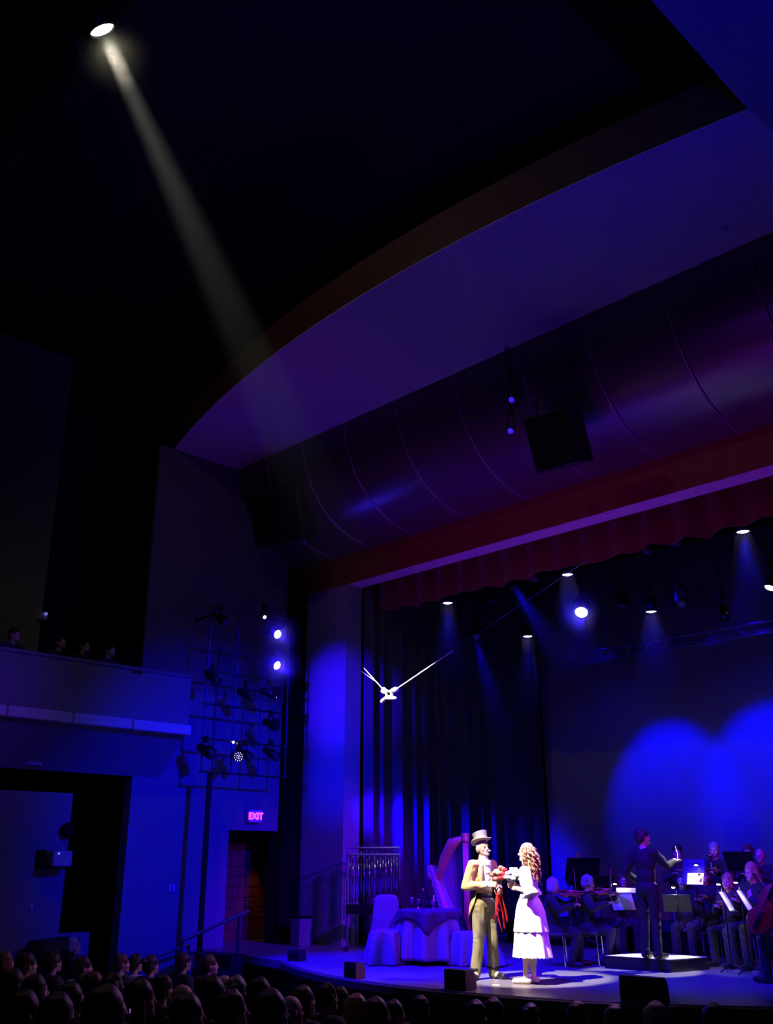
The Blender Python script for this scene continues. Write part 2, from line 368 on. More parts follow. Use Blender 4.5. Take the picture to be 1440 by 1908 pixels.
struct('ceiling_stage', MB().bx(-18, 3, 13.9, 20.7, 9.3, 9.5), black_m, label='black grid above the stage')

# ------------------------------------------------------------------ stage cloths
def pleats(x0, x1, n, amp, yc, z0, z1, axis, name, mat, label, cat, hem=None, res=10, sharp=1.0):
    mb = MB(); N = n * res
    def P(t, z, off):
        wv = math.sin(2 * math.pi * n * t + 1.5 * math.sin(7 * t)); wv = (math.copysign(abs(wv) ** sharp, wv) if sharp <= 1 else 1.6 * max(0, wv) ** sharp)
        c = yc + amp * wv * (1 + .25 * math.sin(17 * t)) + off; u = x0 + (x1 - x0) * t
        return V((u, c, z)) if axis == 'x' else V((c, u, z))
    rs = []
    for z, q in ((z0, 0), ((z0 + z1) / 2, 1), (z1, 2)):
        zz = lambda t: z + (hem(t) if (hem and q == 0) else 0)
        rs.append([P(i / N, zz(i / N), 0) for i in range(N + 1)] + [P(i / N, zz(i / N), .025) for i in range(N, -1, -1)])
    mb.rings(rs); return tag(part(name, mb, mat, None, True), label, cat)
pleats(-14.62, 0.5, 26, .06, 14.2, 6.52, 7.6, 'x', 'valance', red_velvet, 'dark red pleated valance hanging in the stage opening', 'valance', hem=lambda t: .025 * math.sin(t * 46) + .025 * math.sin(t * 131))
pleats(13.95, 15.95, 5, .11, -14.62, 0.02, 8.5, 'y', 'side_curtain', blue_drape, 'pleated side curtain nearest the portal jamb', 'curtain', res=18, sharp=2.5)
pleats(16.05, 18.35, 5, .10, -14.72, 0.02, 8.5, 'y', 'side_curtain', blue_drape, 'pleated side curtain behind the harp', 'curtain', res=18, sharp=2.5)
pleats(18.0, 20.0, 4, .03, -14.6, 0.02, 8.5, 'y', 'side_curtain', blue_drape, 'dark flat side curtain next to the lit backdrop', 'curtain')
cy = MB(); N = 60
cy.rings([[V((-14.6 + 17 * i / N, 20.15 + .015 * math.sin(i * 1.7), z)) for i in range(N + 1)] + [V((-14.6 + 17 * i / N, 20.2 + .015 * math.sin(i * 1.7), z)) for i in range(N, -1, -1)] for z in (0.02, 8.5)])
tag(part('backdrop_cloth', cy, cyc_m, None, True), 'large backdrop cloth with blue pools of light', 'backdrop')

# ------------------------------------------------------------------ haze
def haze(label, p, d, length, r0, r1, density, power=None, color=(1, 1, 1)):
    mb = MB().cyl((0, 0, 0), (0, 0, length), r0, r1, 24)
    o = part('haze', mb, M_haze('haze_air', density, length if power else None, power or 1, color))
    o.location = p; o.rotation_euler = V(d).to_track_quat('Z', 'Y').to_euler()
    tag(o, label, 'haze', kind='stuff'); return o

# ------------------------------------------------------------------ stage lamps
lens_blue = emitter('lit_blue_lens', (0.55, 0.5, 1.0), 12)
lens_white = emitter('lit_white_lens', (1.0, 0.95, 0.75), 25)
lens_off = M('dark_lens_glass', (0.05, 0.05, 0.06), 0.08, spec=0.8, bump=0)
def lamp_fixture(label, loc, target, lens, r=.1, L=.32, group=None, energy=0, color=BLUE, size=30, name='stage_spotlight', hang=.35, blend=.3, rod=0, bar=False):
    t = thing(name, label, 'spotlight', loc, 0, group)
    q = (V(target) - V(loc)).to_track_quat('Z', 'Y').to_matrix()
    g = lambda x, y, z: q @ V((x, y, z))
    h = MB(); n = 16
    prof_ = [(r * .55, -L), (r * .8, -L * .9), (r * .85, -L * .5), (r * 1.05, -L * .42), (r * 1.08, .02), (r * 1.0, .02), (r * 1.0, -.02)]
    h.rings([[g(a * math.cos(2 * math.pi * i / n), a * math.sin(2 * math.pi * i / n), z) for i in range(n)] for a, z in prof_])
    part('housing', h, metal_m, t, True)
    part('lens', MB().rings([[g(a * math.cos(2 * math.pi * i / n), a * math.sin(2 * math.pi * i / n), z) for i in range(n)] for a, z in ((r * .98, -.015), (r * .9, 0.0), (r * .5, .018), (r * .1, .024))]), lens, t, True)
    c = g(0, 0, -L * .45); s1, s2 = c + g(r * 1.2, 0, 0), c - g(r * 1.2, 0, 0); up = V((0, 0, hang))
    part('yoke', MB().tube([s1, s1 + up * .5, s1 * .5 + s2 * .5 + up * .8, s2 + up * .5, s2], .012), metal_m, t)
    part('clamp', MB().box((s1 + s2) / 2 + up * .9, (.06, .06, .12)), metal_m, t)
    cl_ = (s1 + s2) / 2 + up * .9
    if rod: part('hanging_rod', MB().tube([cl_, V((cl_.x, 0, rod - .028 - loc[2]))], .012), metal_m, t)
    if bar:
        zb_ = min((6.12, 5.5, 4.89, 4.27, 3.63, 3.04), key=lambda q_: abs(q_ - loc[2] - cl_.z)); part('arm', MB().tube([cl_, V((TX - loc[0], cl_.y, zb_ - loc[2]))], .012), metal_m, t)
    if energy:
        p = V(loc) + (V(target) - V(loc)).normalized() * .05
        l = spot(name + '_light', p, target, energy, color, size, blend, r * .6)
    return t
# follow spot in the ceiling slot
FS = at_z(190, 55, 11.0); FT = V((-8.78, 11.0, 0.95))
fdir = (FT - FS).normalized()
lamp_fixture('bright warm follow spot high in the black ceiling', FS, FT, lens_white, .155, .6, None, 40000, (1, .87, .66), 8.4, name='follow_spot', hang=1.5, blend=.25)
haze('long smoky beam falling from the ceiling follow spot', FS + fdir * .06, fdir, 9.6, .22, 0.98, .0025, 1.8, (.72, .92, 1))
spot('lens_spill', FS + fdir * .12, FT, 60, (1, .9, .55), 150, .5, .1)
o = part('haze', MB().sph((0, 0, 0), .6, 20, 12), M_haze('halo_haze', .05, power=2.0, sphere=.6), None); o.location = FS + fdir * .25; tag(o, 'small haze ball added for the warm glow at the ceiling follow spot', 'haze', kind='stuff')  # haze ball put in for the glow around the lens
cp_ = at_z(146, 85, 11.2); tag(part('catwalk_pipe', MB().tube([at_z(143, 65, 11.2), at_z(150, 105, 11.2)], .02).tube([cp_, V((cp_.x, cp_.y, 12.6))], .012), pipe_m), 'short pale steel pipe beside the ceiling follow spot', 'pipe')
cw = thing('catwalk', 'black lighting catwalk under the hall ceiling', 'catwalk', (0, 0, 0))
part('walkway', MB().bx(-20, -5, 3.2, 4.4, 12.0, 12.1), black_m, cw)
part('rail', MB().tube([(-20, 3.2, 12.35), (-5, 3.2, 12.35)], .03), black_m, cw)
# downlights behind the valance (first row) and further upstage (second row)
for i, (x, y, Y, lb, en) in enumerate([(834, 1123, 14.5, 'first lit downlight from the portal jamb, tight under the valance', 260), (1057, 1070, 14.5, 'lit downlight under the middle of the red valance', 260),
      (1384, 990, 14.5, 'lit downlight under the right end of the red valance', 300), (983, 1185, 16.35, 'lit downlight low behind the side curtain', 200), (1213, 1139, 16.35, 'lit downlight in the upstage row beside the moving lamps', 200)]):
    p = at_y(x, y, Y); q = p + V((0.0, 0.0, -4))
    lamp_fixture(lb, p, q, lens_blue, .11, .26, 'blue downlights over the stage', en, DEEP, 34, rod=7.6)
    haze(['smoky cone under the downlight nearest the portal jamb', 'smoky cone under the middle valance downlight', 'smoky cone under the right valance downlight', 'smoky cone under the downlight by the side curtain', 'smoky cone under the upstage downlight'][i], p + V((0, 0, -.06)), V((0, 0, -1)), 1.9, .13, .62, .12, 2.0)
p = at_y(1083, 1141, 16.35)
lamp_fixture('bright tilted moving lamp facing the audience between the downlights', p, (-8.2, 11.2, 1.0), lens_blue, .13, .34, None, 500, BLUE, 20, name='moving_light', rod=7.6)
spot('lens_spill', p + V((.06, -.1, -.05)), p + V((.5, -1, -.2)), 22, (.01, 0, 1), 165, .4, .03)
o = part('haze', MB().sph((0, 0, 0), .6, 20, 12), M_haze('halo_haze', .9, power=2.0, sphere=.6), None); o.location = p + V((.1, -.2, 0)); tag(o, 'haze ball added for the round glow at the bright tilted moving lamp', 'haze', kind='stuff')  # added ball of haze makes the halo of this lamp
haze('smoky beam slanting from the bright tilted moving lamp', p + (V((-6.6, 15.4, 4.6)) - p).normalized() * .1, V((-8.2, 11.2, 1.0)) - p, 1.6, .15, .45, .12, 2.0)
p = at_y(1435, 1095, 16.35)
lamp_fixture('yellow white lamp glaring at the right edge above the orchestra', p, (-8.0, 14.0, 1.0), lens_white, .10, .3, None, 5200, (1, .93, .85), 14, name='moving_light', rod=7.6)
for x, y, Y, lb, tg in [(888, 1187, 16.35, 'unlit tilted lamp catching a violet glint near the side curtain', (-9, 11, 0)), (1270, 1125, 16.35, 'unlit moving lamp with a pale blue front above the backdrop', (-6, 10, 2)),
      (920, 1120, 16.35, 'unlit dark lamp behind the valance hem', (-12, 14, 0)), (1160, 1130, 16.35, 'unlit dark lamp left of the upstage downlight', (-9, 13, 0)), (1350, 1150, 16.35, 'unlit dark lamp right of the pale moving lamp', (-6, 13, 0)),
      (1205, 1028, 14.5, 'small unlit lamp peeping below the valance hem', (-8, 14, 0)), (1258, 1014, 14.5, 'small unlit lamp at the valance hem further right', (-7, 14, 0)), (995, 1080, 14.5, 'small unlit lamp at the valance hem near its middle', (-10, 14, 0))]:
    lamp_fixture(lb, at_y(x, y, Y), tg, M('pale_lens', (.35, .35, .4), .2) if x in (1270, 888) else lens_off, .09, .3, rod=7.6)
for x, y, tg in [(715, 1150, (-13.3, 14.9, 3.5)), (955, 1090, (-9.9, 15.4, 4.0)), (885, 1190, (-12.6, 16.6, 2.5))]:
    p = at_y(x, y, 14.7 if x < 960 and x != 885 else 16.2); d = (V(tg) - p).normalized()
    spot('slanted_beam_lamp', p, tg, 500, DEEP, 20, .5, .05)
    haze({715: 'slanting smoky beam in front of the first side curtain', 955: 'slanting smoky beam below the middle of the valance', 885: 'smoky beam below the tilted lamp near the second side curtain'}[x], p + d * .05, d, 2.4, .12, .55, .16, 1.5)
# lighting truss across the upstage area
tr = thing('lighting_truss', 'blue-lit lattice truss crossing above the backdrop', 'truss', (0, 0, 0))
ty, tz = 18.4, 5.72
for dz, dy in ((0, 0), (.22, 0), (.11, .2)): part('chord', MB().tube([(-13.2, ty + dy, tz + dz), (0, ty + dy, tz + dz)], .025), pipe_m, tr)
lt = MB()
for k in range(56):
    x = -13.2 + k * .235; lt.tube([(x, ty, tz if k % 2 else tz + .22), (x + .235, ty, tz + .22 if k % 2 else tz)], .012)
    lt.tube([(x, ty, tz + .22), (x + .12, ty + .2, tz + .11)], .01, 4)
part('lattice', lt, pipe_m, tr)
for x in (-12, -8, -4): part('cable', MB().tube([(x, ty, tz + .22), (x, ty, 9.2995)], .006), metal_m, tr)
for x in (-11.8, -8.2): spot('truss_top_lamp', (x, 18.1, 6.5), (x - .2, 18.5, 5.6), 26, DEEP, 90, .9, .05)
haze('blue haze hanging over the left end of the truss', (-11.8, 18.2, 6.5), (0, .2, -1), .9, .2, 1.0, .05)
haze('blue haze hanging over the right part of the truss', (-8.2, 18.2, 6.5), (0, .2, -1), .9, .2, 1.0, .05)
for i, Y in enumerate((14.5, 16.35)):
    bt = thing('lighting_batten', ['black lighting batten just behind the valance', 'black lighting batten in the middle of the stage'][i], 'pipe', (0, 0, 0))
    part('pipe', MB().tube([(-14.3, Y, 7.6), (0, Y, 7.6)], .025), metal_m, bt)
    for x in (-13, -9, -5, -1): part('cable', MB().tube([(x, Y, 7.6), (x, Y, 9.2995)], .006), metal_m, bt)
# box-boom frame on the side wall
TX = -15.2
tw = thing('lighting_ladder', 'steel pipe lighting frame in front of the side wall', 'lighting frame', (0, 0, 0))
for Y in (10.42, 11.08, 11.72, 12.38): part('upright', MB().tube([(TX, Y, 3.02), (TX, Y, 6.14)], .018, 8), M('dark_steel_pipe', (.07, .07, .075), .4, .85), tw)
for z in (6.12, 5.5, 4.89, 4.27, 3.63, 3.04): part('crossbar', MB().tube([(TX, 10.38, z), (TX, 12.42, z)], .02, 8), MATS['dark_steel_pipe'], tw)
for Y in (10.6, 12.3): part('wall_bracket', MB().tube([(WX + .006, Y, 6.0), (TX, Y, 6.05)], .025), metal_m, tw)
part('support_pole', MB().tube([(TX, 10.62, 3.04), (TX, 10.62, 0.0)], .05, 10), metal_m, tw)
part('base_plate', MB().cyl((TX, 10.62, -0.0), (TX, 10.62, .03), .2), metal_m, tw)
part('support_leg', MB().tube([(TX, 10.62, 0.0), (TX, 10.62, house_z(10.62) + .001)], .05, 10), metal_m, tw)
for x, y, lb, tg, ln, r, en in [(517, 1182, 'upper bright round lamp on the wall lighting frame', (-8.5, 11.0, 3.2), lens_blue, .085, 900), (516, 1240, 'lower bright round lamp on the wall lighting frame', (-8.5, 11.5, 2.4), lens_blue, .085, 900),
      (493, 1150, 'small bright pinkish lamp at the top of the wall frame', (-7, 8, 2.5), emitter('lit_pink_lens', (1, .75, .8), 12), .035, 60), (515, 1295, 'half-turned lamp with a lit slit on the wall frame', (-9.5, 18.0, 2.2), lens_blue, .085, 300),
      (444, 1410, 'round lamp with a ring of bright diodes low on the frame', (-5, 5, 2.2), lens_off, .085, 0), (420, 1160, 'unlit lamp at the upper left of the wall frame', (-9, 13, 1), lens_off, .08, 0), (470, 1300, 'unlit lamp in the middle of the wall frame', (-9, 15, 1), lens_off, .08, 0),
      (405, 1270, 'unlit lamp left of centre on the wall frame', (-9, 13, 0), lens_off, .08, 0), (465, 1410, 'unlit lamp beside the diode lamp', (-8, 13, 0), lens_off, .08, 0), (515, 1410, 'unlit lamp at the lower right of the wall frame', (-9, 14, 0), lens_off, .09, 0), (395, 1405, 'unlit lamp at the lower left corner of the wall frame', (-9, 13, 0), lens_off, .10, 0), (515, 1355, 'unlit lamp under the half-turned lamp', (-9, 14, 1), lens_off, .08, 0)]:
    p = at_x(x, y, TX + .22)
    t = lamp_fixture(lb, p, tg, ln, r, .34 if r > .05 else .15, None, en, BLUE, 26, hang=.22, bar=True)
    if en >= 900: spot('lens_spill', p + V((.06, -.04, -.0)), p + V((1, -.8, 0)), 26, (.01, 0, 1), 165, .4, .03)
    if 'diodes' in lb:
        q = (V(tg) - V(p)).to_track_quat('Z', 'Y').to_matrix(); dm = emitter('lit_diode', (.9, .7, 1), 3)
        for rad, n in ((.074, 11), (.03, 5), (0, 1)):
            for k in range(n):
                a = 2 * math.pi * k / n; part('diode', MB().sph(q @ V((rad * math.cos(a), rad * math.sin(a), .02)), .0072, 8, 5), dm, t)
    if 'half-turned' in lb:
        part('barn_door', MB().box((.06, -.06, .05), (.02, .16, .2)), metal_m, t)
tag(part('indicator_lamp', MB().sph(at_x(435, 1383, TX + .03), .02), emitter('lit_indicator', (1, .9, 1), 14)), 'tiny bright indicator lamp above the diode lamp', 'lamp')
for y, lb in ((1182, 'haze ball added for the round glow at the upper frame lamp'), (1240, 'haze ball added for the round glow at the lower frame lamp')):  # added haze balls that draw the halos of both frame lamps
    o = part('haze', MB().sph((0, 0, 0), .55, 20, 12), M_haze('halo_haze', .9, power=2.0, sphere=.55), None)
    o.location = at_x(517, y, TX + .30); tag(o, lb, 'haze', kind='stuff')
# loudspeakers hanging in the cove and lamps beside them
def hung_speaker(lb, c, sx, sy, sz, rx, rz):
    t = thing('hanging_speaker', lb, 'speaker', c, rz)
    R_ = Matrix.Rotation(rx, 3, 'X')
    part('cabinet', MB().bbox((0, 0, 0), (sx, sy, sz), .03, R_), speaker_m, t)
    part('grille', MB().bbox(R_ @ V((0, -sy / 2 - .012, 0)), (sx * .9, .03, sz * .92), .01, R_), black_m, t)
    for s in (-1, 1): part('cable', MB().tube([R_ @ V((s * sx * .35, 0, sz / 2)), V((s * sx * .35, .2, 2.2))], .012), metal_m, t)
hung_speaker('black loudspeaker hanging in front of the cove, right of two small blue lamps', at_y(1040, 820, 11.5), .78, .5, .88, math.radians(22), .1)
hung_speaker('black loudspeaker hanging at the far left end of the cove', at_y(525, 965, 11.7), 1.2, .5, 1.1, math.radians(22), .35)
for x, y, lb in ((953, 745, 'small round blue lamp above another left of the cove speaker'), (951, 803, 'small round blue lamp lower left of the cove speaker')):
    lamp_fixture(lb, at_y(x, y, 11.3), (-5, 3, 2), emitter('dim_blue_lens', (.02, .01, 1), .55), .055, .16, rod=SZ)
for x, y, lb in ((387, 846, 'tiny blue-lit sensor on the left end of the canopy soffit'), (1348, 428, 'tiny sensor on the right end of the canopy soffit')):
    p = at_z(x, y, SZ - .02); o = part('sensor', MB().lathe([(.02, -.05), (.05, -.045), (.06, -.02), (.06, .02)], p), trim_m); tag(o, lb, 'sensor')
p = at_z(1127, 959, 7.05); tag(part('sensor', MB().lathe([(.03, -.03), (.07, -.025), (.08, 0), (.08, .02)], p), trim_m), 'small pale disc under the stage header', 'sensor')
# stereo microphones hung on wires over the apron
mt = at_y(725, 1290, 9.0)
mic = thing('hanging_microphone', 'pair of bright microphones hung on wires over the stage apron', 'microphone', mt)
def rel(x, y, Y=9.0): return at_y(x, y, Y) - mt
mic_w = M('pale_mic_metal', (.8, .8, .8), .4)
part('wire', MB().tube([rel(737, 1285), rel(843, 1213)], .008), mic_w, mic); part('wire', MB().tube([rel(843, 1213), rel(1215, 962, 13.43)], .003, 4), metal_m, mic)  # beam light put into the colour: wires pale inside it, dark beyond
part('wire', MB().tube([rel(715, 1286), rel(678, 1245)], .006), mic_w, mic); part('wire', MB().tube([rel(678, 1245), rel(600, 1158, 13.43)], .003, 4), metal_m, mic)
part('wire', MB().tube([rel(700, 1270), rel(672, 1250)], .003), mic_w, mic)
for a, b in (((737, 1285), (731, 1287)), ((714, 1288), (718, 1290))): part('clamp', MB().caps(rel(*a), rel(*b), .035, .03), mic_w, mic)
part('bracket', MB().tube([rel(714, 1282), rel(722, 1288), rel(730, 1288)], .016).tube([rel(719, 1290), rel(720, 1298), rel(722, 1301)], .018).tube([rel(729, 1286), rel(730, 1299)], .022), mic_w, mic)
part('microphone_capsule', MB().caps(rel(722, 1300), rel(736, 1301), .035, .022), mic_w, mic)
part('microphone_capsule', MB().caps(rel(718, 1301), rel(712, 1307), .022, .028), mic_w, mic)

# ------------------------------------------------------------------ side wall fittings
p = at_x(473, 1521, WX + .07)
ex = thing('exit_sign', 'red lit exit sign over the stage door', 'exit sign', p)
part('case', MB().bbox((0, 0, 0), (.12, .34, .24), .012), M('exit_sign_case', (.55, .5, .6), .5), ex)
cu = bpy.data.curves.new('letters', 'FONT'); cu.body = 'EXIT'; cu.size = .175; cu.extrude = .004; cu.align_x = 'CENTER'; cu.align_y = 'CENTER'; cu.offset = .004
to = bpy.data.objects.new('temporary', cu); COL.objects.link(to); dg = bpy.context.evaluated_depsgraph_get()
tme = bpy.data.meshes.new_from_object(to.evaluated_get(dg)); bpy.data.objects.remove(to)
tme.materials.clear()
lt_ = link('letters', tme, emitter('exit_red', (1, .06, .12), 2.2), ex); lt_.rotation_euler = (math.pi / 2, 0, math.pi / 2); lt_.location = (.066, 0, -.005)
def plate(x, y, wy, hz, lb, cat, name):
    t = thing(name, lb, cat, at_x(x, y, WX + .015))
    part('cover', MB().bbox((0, 0, 0), (.03, wy, hz), .006), trim_m, t); part('rocker', MB().bx(.014, .022, -wy * .15, wy * .15, -hz * .25, hz * .25), plaster, t)
plate(320, 1655, .13, .13, 'small pale wall plate left of the lighting frame pole', 'wall plate', 'wall_plate')
plate(58, 1690, .06, .10, 'small pale switch plate at the far left wall', 'switch', 'light_switch')
t = thing('wall_speaker', 'boxy loudspeaker bracketed on the wall under the balcony', 'speaker', at_x(110, 1600, WX + .22))
part('cabinet', MB().bbox((0, 0, 0), (.26, .34, .24), .015), M('grey_speaker_paint', (.3, .3, .32), .6), t)
part('bracket', MB().bx(-.2, -.1, -.3, -.18, -.14, .14).bx(-.2, .1, -.3, .1, -.16, -.12), black_m, t)
part('indicator', MB().sph((.135, -.08, .08), .012), emitter('small_blue_led', (.3, .3, 1), 2), t)
t = thing('wall_sconce', 'dark round wall lamp above the bracketed loudspeaker', 'lamp', at_x(126, 1547, WX + .1))
part('shade', MB().ell((0, 0, 0), V((.1, 0, 0)), V((0, .11, 0)), V((0, 0, .13))), black_m, t, True); part('bracket', MB().bx(-.1, 0, -.03, .03, -.03, .03), black_m, t)
t = thing('floor_speaker', 'black angular floor loudspeaker by the far left wall', 'speaker', (-15.45, 7.95, house_z(7.95)))
part('cabinet', MB().prism([(-.42, 0), (-.42, .95), (-.2, 1.42), (.36, 1.46), (.36, 0)], 'x', -.3, .3), speaker_m, t); part('grille', MB().bx(.3, .32, -.3, .28, .1, 1.3), black_m, t)
t = thing('emergency_light', 'small dim emergency light on the wall behind the balcony', 'lamp', at_x(78, 1148, -19.35))
part('case', MB().bbox((0, 0, 0), (.08, .22, .18), .01), M('emergency_case', (.7, .7, .75), .5), t); part('lamp', MB().sph((.06, .06, .05), .035), emitter('dim_led', (.2, .2, 1), .6), t)
t = thing('recessed_light', 'unlit oval light under the balcony', 'lamp', at_x(60, 1424, -15.98))
part('rim', MB().lathe([(.1, -.02), (.16, -.02), (.16, .03), (.1, .03)]), trim_m, t); part('diffuser', MB().lathe([(.02, -.012), (.1, -.01), (.1, .02)]), plaster, t)
# steps with handrail up to the stage
st = thing('stage_steps', 'dark steps climbing to the stage by the side wall', 'steps', (0, 0, 0))
for k in range(6): part('step', MB().bx(-15.05, -14.42, 9.05 + .33 * k, 11.1, -1.2 + .2 * k, -1.0 + .2 * k), stage_front_m, st)
hr = thing('handrail', 'steel handrail of the steps beside the side wall', 'handrail', (0, 0, 0))
a = [at_x(x, y, -15.55) for x, y in ((285, 1785), (352, 1760))]
b = [at_x(x, y, -14.4) for x, y in ((340, 1752), (463, 1698))]
part('rail', MB().tube(a, .025), pipe_m, hr); part('post', MB().tube([a[1], V((a[1].x, a[1].y, a[1].z - .9))], .025), pipe_m, hr); part('post', MB().tube([a[0], V((a[0].x, a[0].y, house_z(a[0].y)))], .025), pipe_m, hr)
h2 = thing('handrail', 'upright steel handrail in front of the stage door', 'handrail', (0, 0, 0))
pp = at_x(446, 1706, -14.4)
part('rail', MB().tube(b, .028), pipe_m, h2); part('post', MB().tube([pp, V((pp.x, pp.y, house_z(pp.y)))], .032), pipe_m, h2)
p0 = V((b[0].x, b[0].y, b[0].z)); part('post', MB().tube([p0, V((p0.x, p0.y, house_z(p0.y)))], .025), pipe_m, h2)
t = thing('road_case', 'dark upright case standing by the corner drape', 'case', (-15.25, 12.95, 0))
part('box', MB().bbox((0, 0, .24), (.28, .3, .48), .015), M('case_grey', (.12, .12, .13), .6), t); part('lid', MB().bbox((0, 0, .5), (.29, .31, .05), .01), metal_m, t)

# ------------------------------------------------------------------ monitors on the apron
def monitor(lb, loc, rz, w_=.5, d_=.36, h_=.3):
    t = thing('stage_monitor', lb, 'speaker', loc, rz, None)
    pr = [(-d_ / 2, 0), (-d_ / 2, h_), (.02, h_)] + [(.02 + (d_ / 2 - .02) * math.sin(a), h_ * .25 + h_ * .75 * math.cos(a)) for a in [math.pi / 2 * k / 6 for k in range(1, 7)]] + [(d_ / 2, 0)]
    part('cabinet', MB().prism(pr, 'x', -w_ / 2, w_ / 2), speaker_m, t)
    part('side_panel', MB().prism([(y * .97, .004 + z * .98) for y, z in pr], 'x', w_ / 2, w_ / 2 + .012), speaker_side, t); part('side_panel', MB().prism([(y * .97, .004 + z * .98) for y, z in pr], 'x', -w_ / 2 - .012, -w_ / 2), speaker_side, t)
    part('handle', MB().bx(-.09, .09, -d_ / 2 - .012, -d_ / 2, h_ * .45, h_ * .6), black_m, t)
for x, y, lb, w_, d_, h_ in [(651, 1823, 'black wedge monitor in front of the draped chair', .21, .19, .20), (847, 1845, 'black wedge monitor beside the man in the tailcoat', .32, .22, .23), (1192, 1869, 'black wedge monitor at the stage edge in front of the podium', .48, .22, .27)]:
    p = at_z(x, y); monitor(lb, (p.x, p.y + d_ / 2, 0), .03, w_, d_, h_)
p = at_z(553, 1790); monitor('small dark wedge monitor at the left end of the apron', (p.x, p.y, 0), .5, .2, .28, .17)

for x, y, lb in ((886, 1840, 'small white tape mark on the stage floor beside the monitor'), (924, 1836, 'small white tape mark on the stage floor before the boots of the man')):
    p = at_z(x, y); tag(part('tape_mark', MB().box((p.x, p.y, .003), (.09, .07, .004), Matrix.Rotation(.6, 3, 'Z')), paper_m), lb, 'tape')

# ------------------------------------------------------------------ people
def norm(v): return V(v).normalized()
STAND = dict(hip=(.09, 0, .93), knee=(.10, .02, .50), ankle=(.10, -.02, .09), sh=(.185, 0, 1.45), el=(.24, -.03, 1.17), wr=(.23, .12, .95), neck=(0, -.015, 1.49), head=(0, .02, 1.665))
SIT = dict(hip=(.095, 0, .53), knee=(.13, .43, .52), ankle=(.13, .42, .09), sh=(.185, -.01, 1.05), el=(.24, .06, .78), wr=(.13, .32, .70), neck=(0, -.01, 1.09), head=(0, .03, 1.26))
def joints(base, over=None):
    J = {}
    for k, v in base.items():
        if k in ('neck', 'head'): J[k] = V(v)
        else: J[k + 'R'] = V(v); J[k + 'L'] = V((-v[0], v[1], v[2]))
    J['hf'] = V((0, 1, 0)); J['hu'] = V((0, 0, 1)); J['toeR'] = V((.12, 1, 0)); J['toeL'] = V((-.12, 1, 0))
    for k, v in (over or {}).items(): J[k] = V(v) if not isinstance(v, (float, int)) else v
    return J
def hand(mb, wr, d, n, t, curl=.5, k=1.0):
    d = norm(d); n = norm(V(n) - d * V(n).dot(d)); t = norm(V(t) - d * V(t).dot(d) - n * V(t).dot(n))
    for i, L in enumerate((.068, .078, .072, .056)):
        o = t * ((1.5 - i) * .021 * k); r = wr + d * (.085 * k) + o
        mb.caps(wr + o * .6, r, .016 * k, .0125 * k, 8)
        p = r
        for s, (f, rad) in enumerate(((.45, .0105), (.32, .0095), (.23, .0085))):
            c = curl * (s + .6); q = p + (d * math.cos(c) + n * math.sin(c)) * (L * f * k)
            mb.caps(p, q, rad * k, rad * .93 * k, 8); p = q
    a = wr + d * .025 * k + t * .028 * k; b = a + norm(t * .7 + d * .6 + n * .35) * .045 * k; c = b + norm(d * .8 + n * .5 + t * .1) * .034 * k
    mb.caps(a, b, .014 * k, .012 * k, 8); mb.caps(b, c, .0115 * k, .0095 * k, 8)
def head_pieces(mb, J, beard=0):
    h, f, u = J['head'], norm(J['hf']), norm(J['hu']); u = norm(u - f * u.dot(f)); r = f.cross(u)
    P = lambda a, b, c: h + r * a + f * b + u * c
    mb.ell(P(0, -.012, .025), r * .074, f * .094, u * .098)
    mb.ell(P(0, .022, -.05), r * .058, f * .066, u * .064)
    mb.caps(P(-.018, .072, -.088), P(.018, .072, -.088), .020)
    mb.caps(P(0, .082, .012), P(0, .104, -.022), .009, .014, 8)
    for s in (-1, 1):
        mb.ell(P(s * .078, -.012, -.005), r * .011, f * .02, u * .034, 8, 6)
        mb.caps(P(s * .012, .078, .028), P(s * .045, .066, .028), .012, .009, 8)
        mb.sph(P(s * .04, .05, -.028), .028, 8, 6)
        mb.sph(P(s * .03, .068, .006), .0135, 8, 6)
    mb.caps(P(-.02, .081, -.052), P(.02, .081, -.052), .0085, None, 8); mb.caps(P(-.016, .08, -.064), P(.016, .08, -.064), .009, None, 8)
    return P
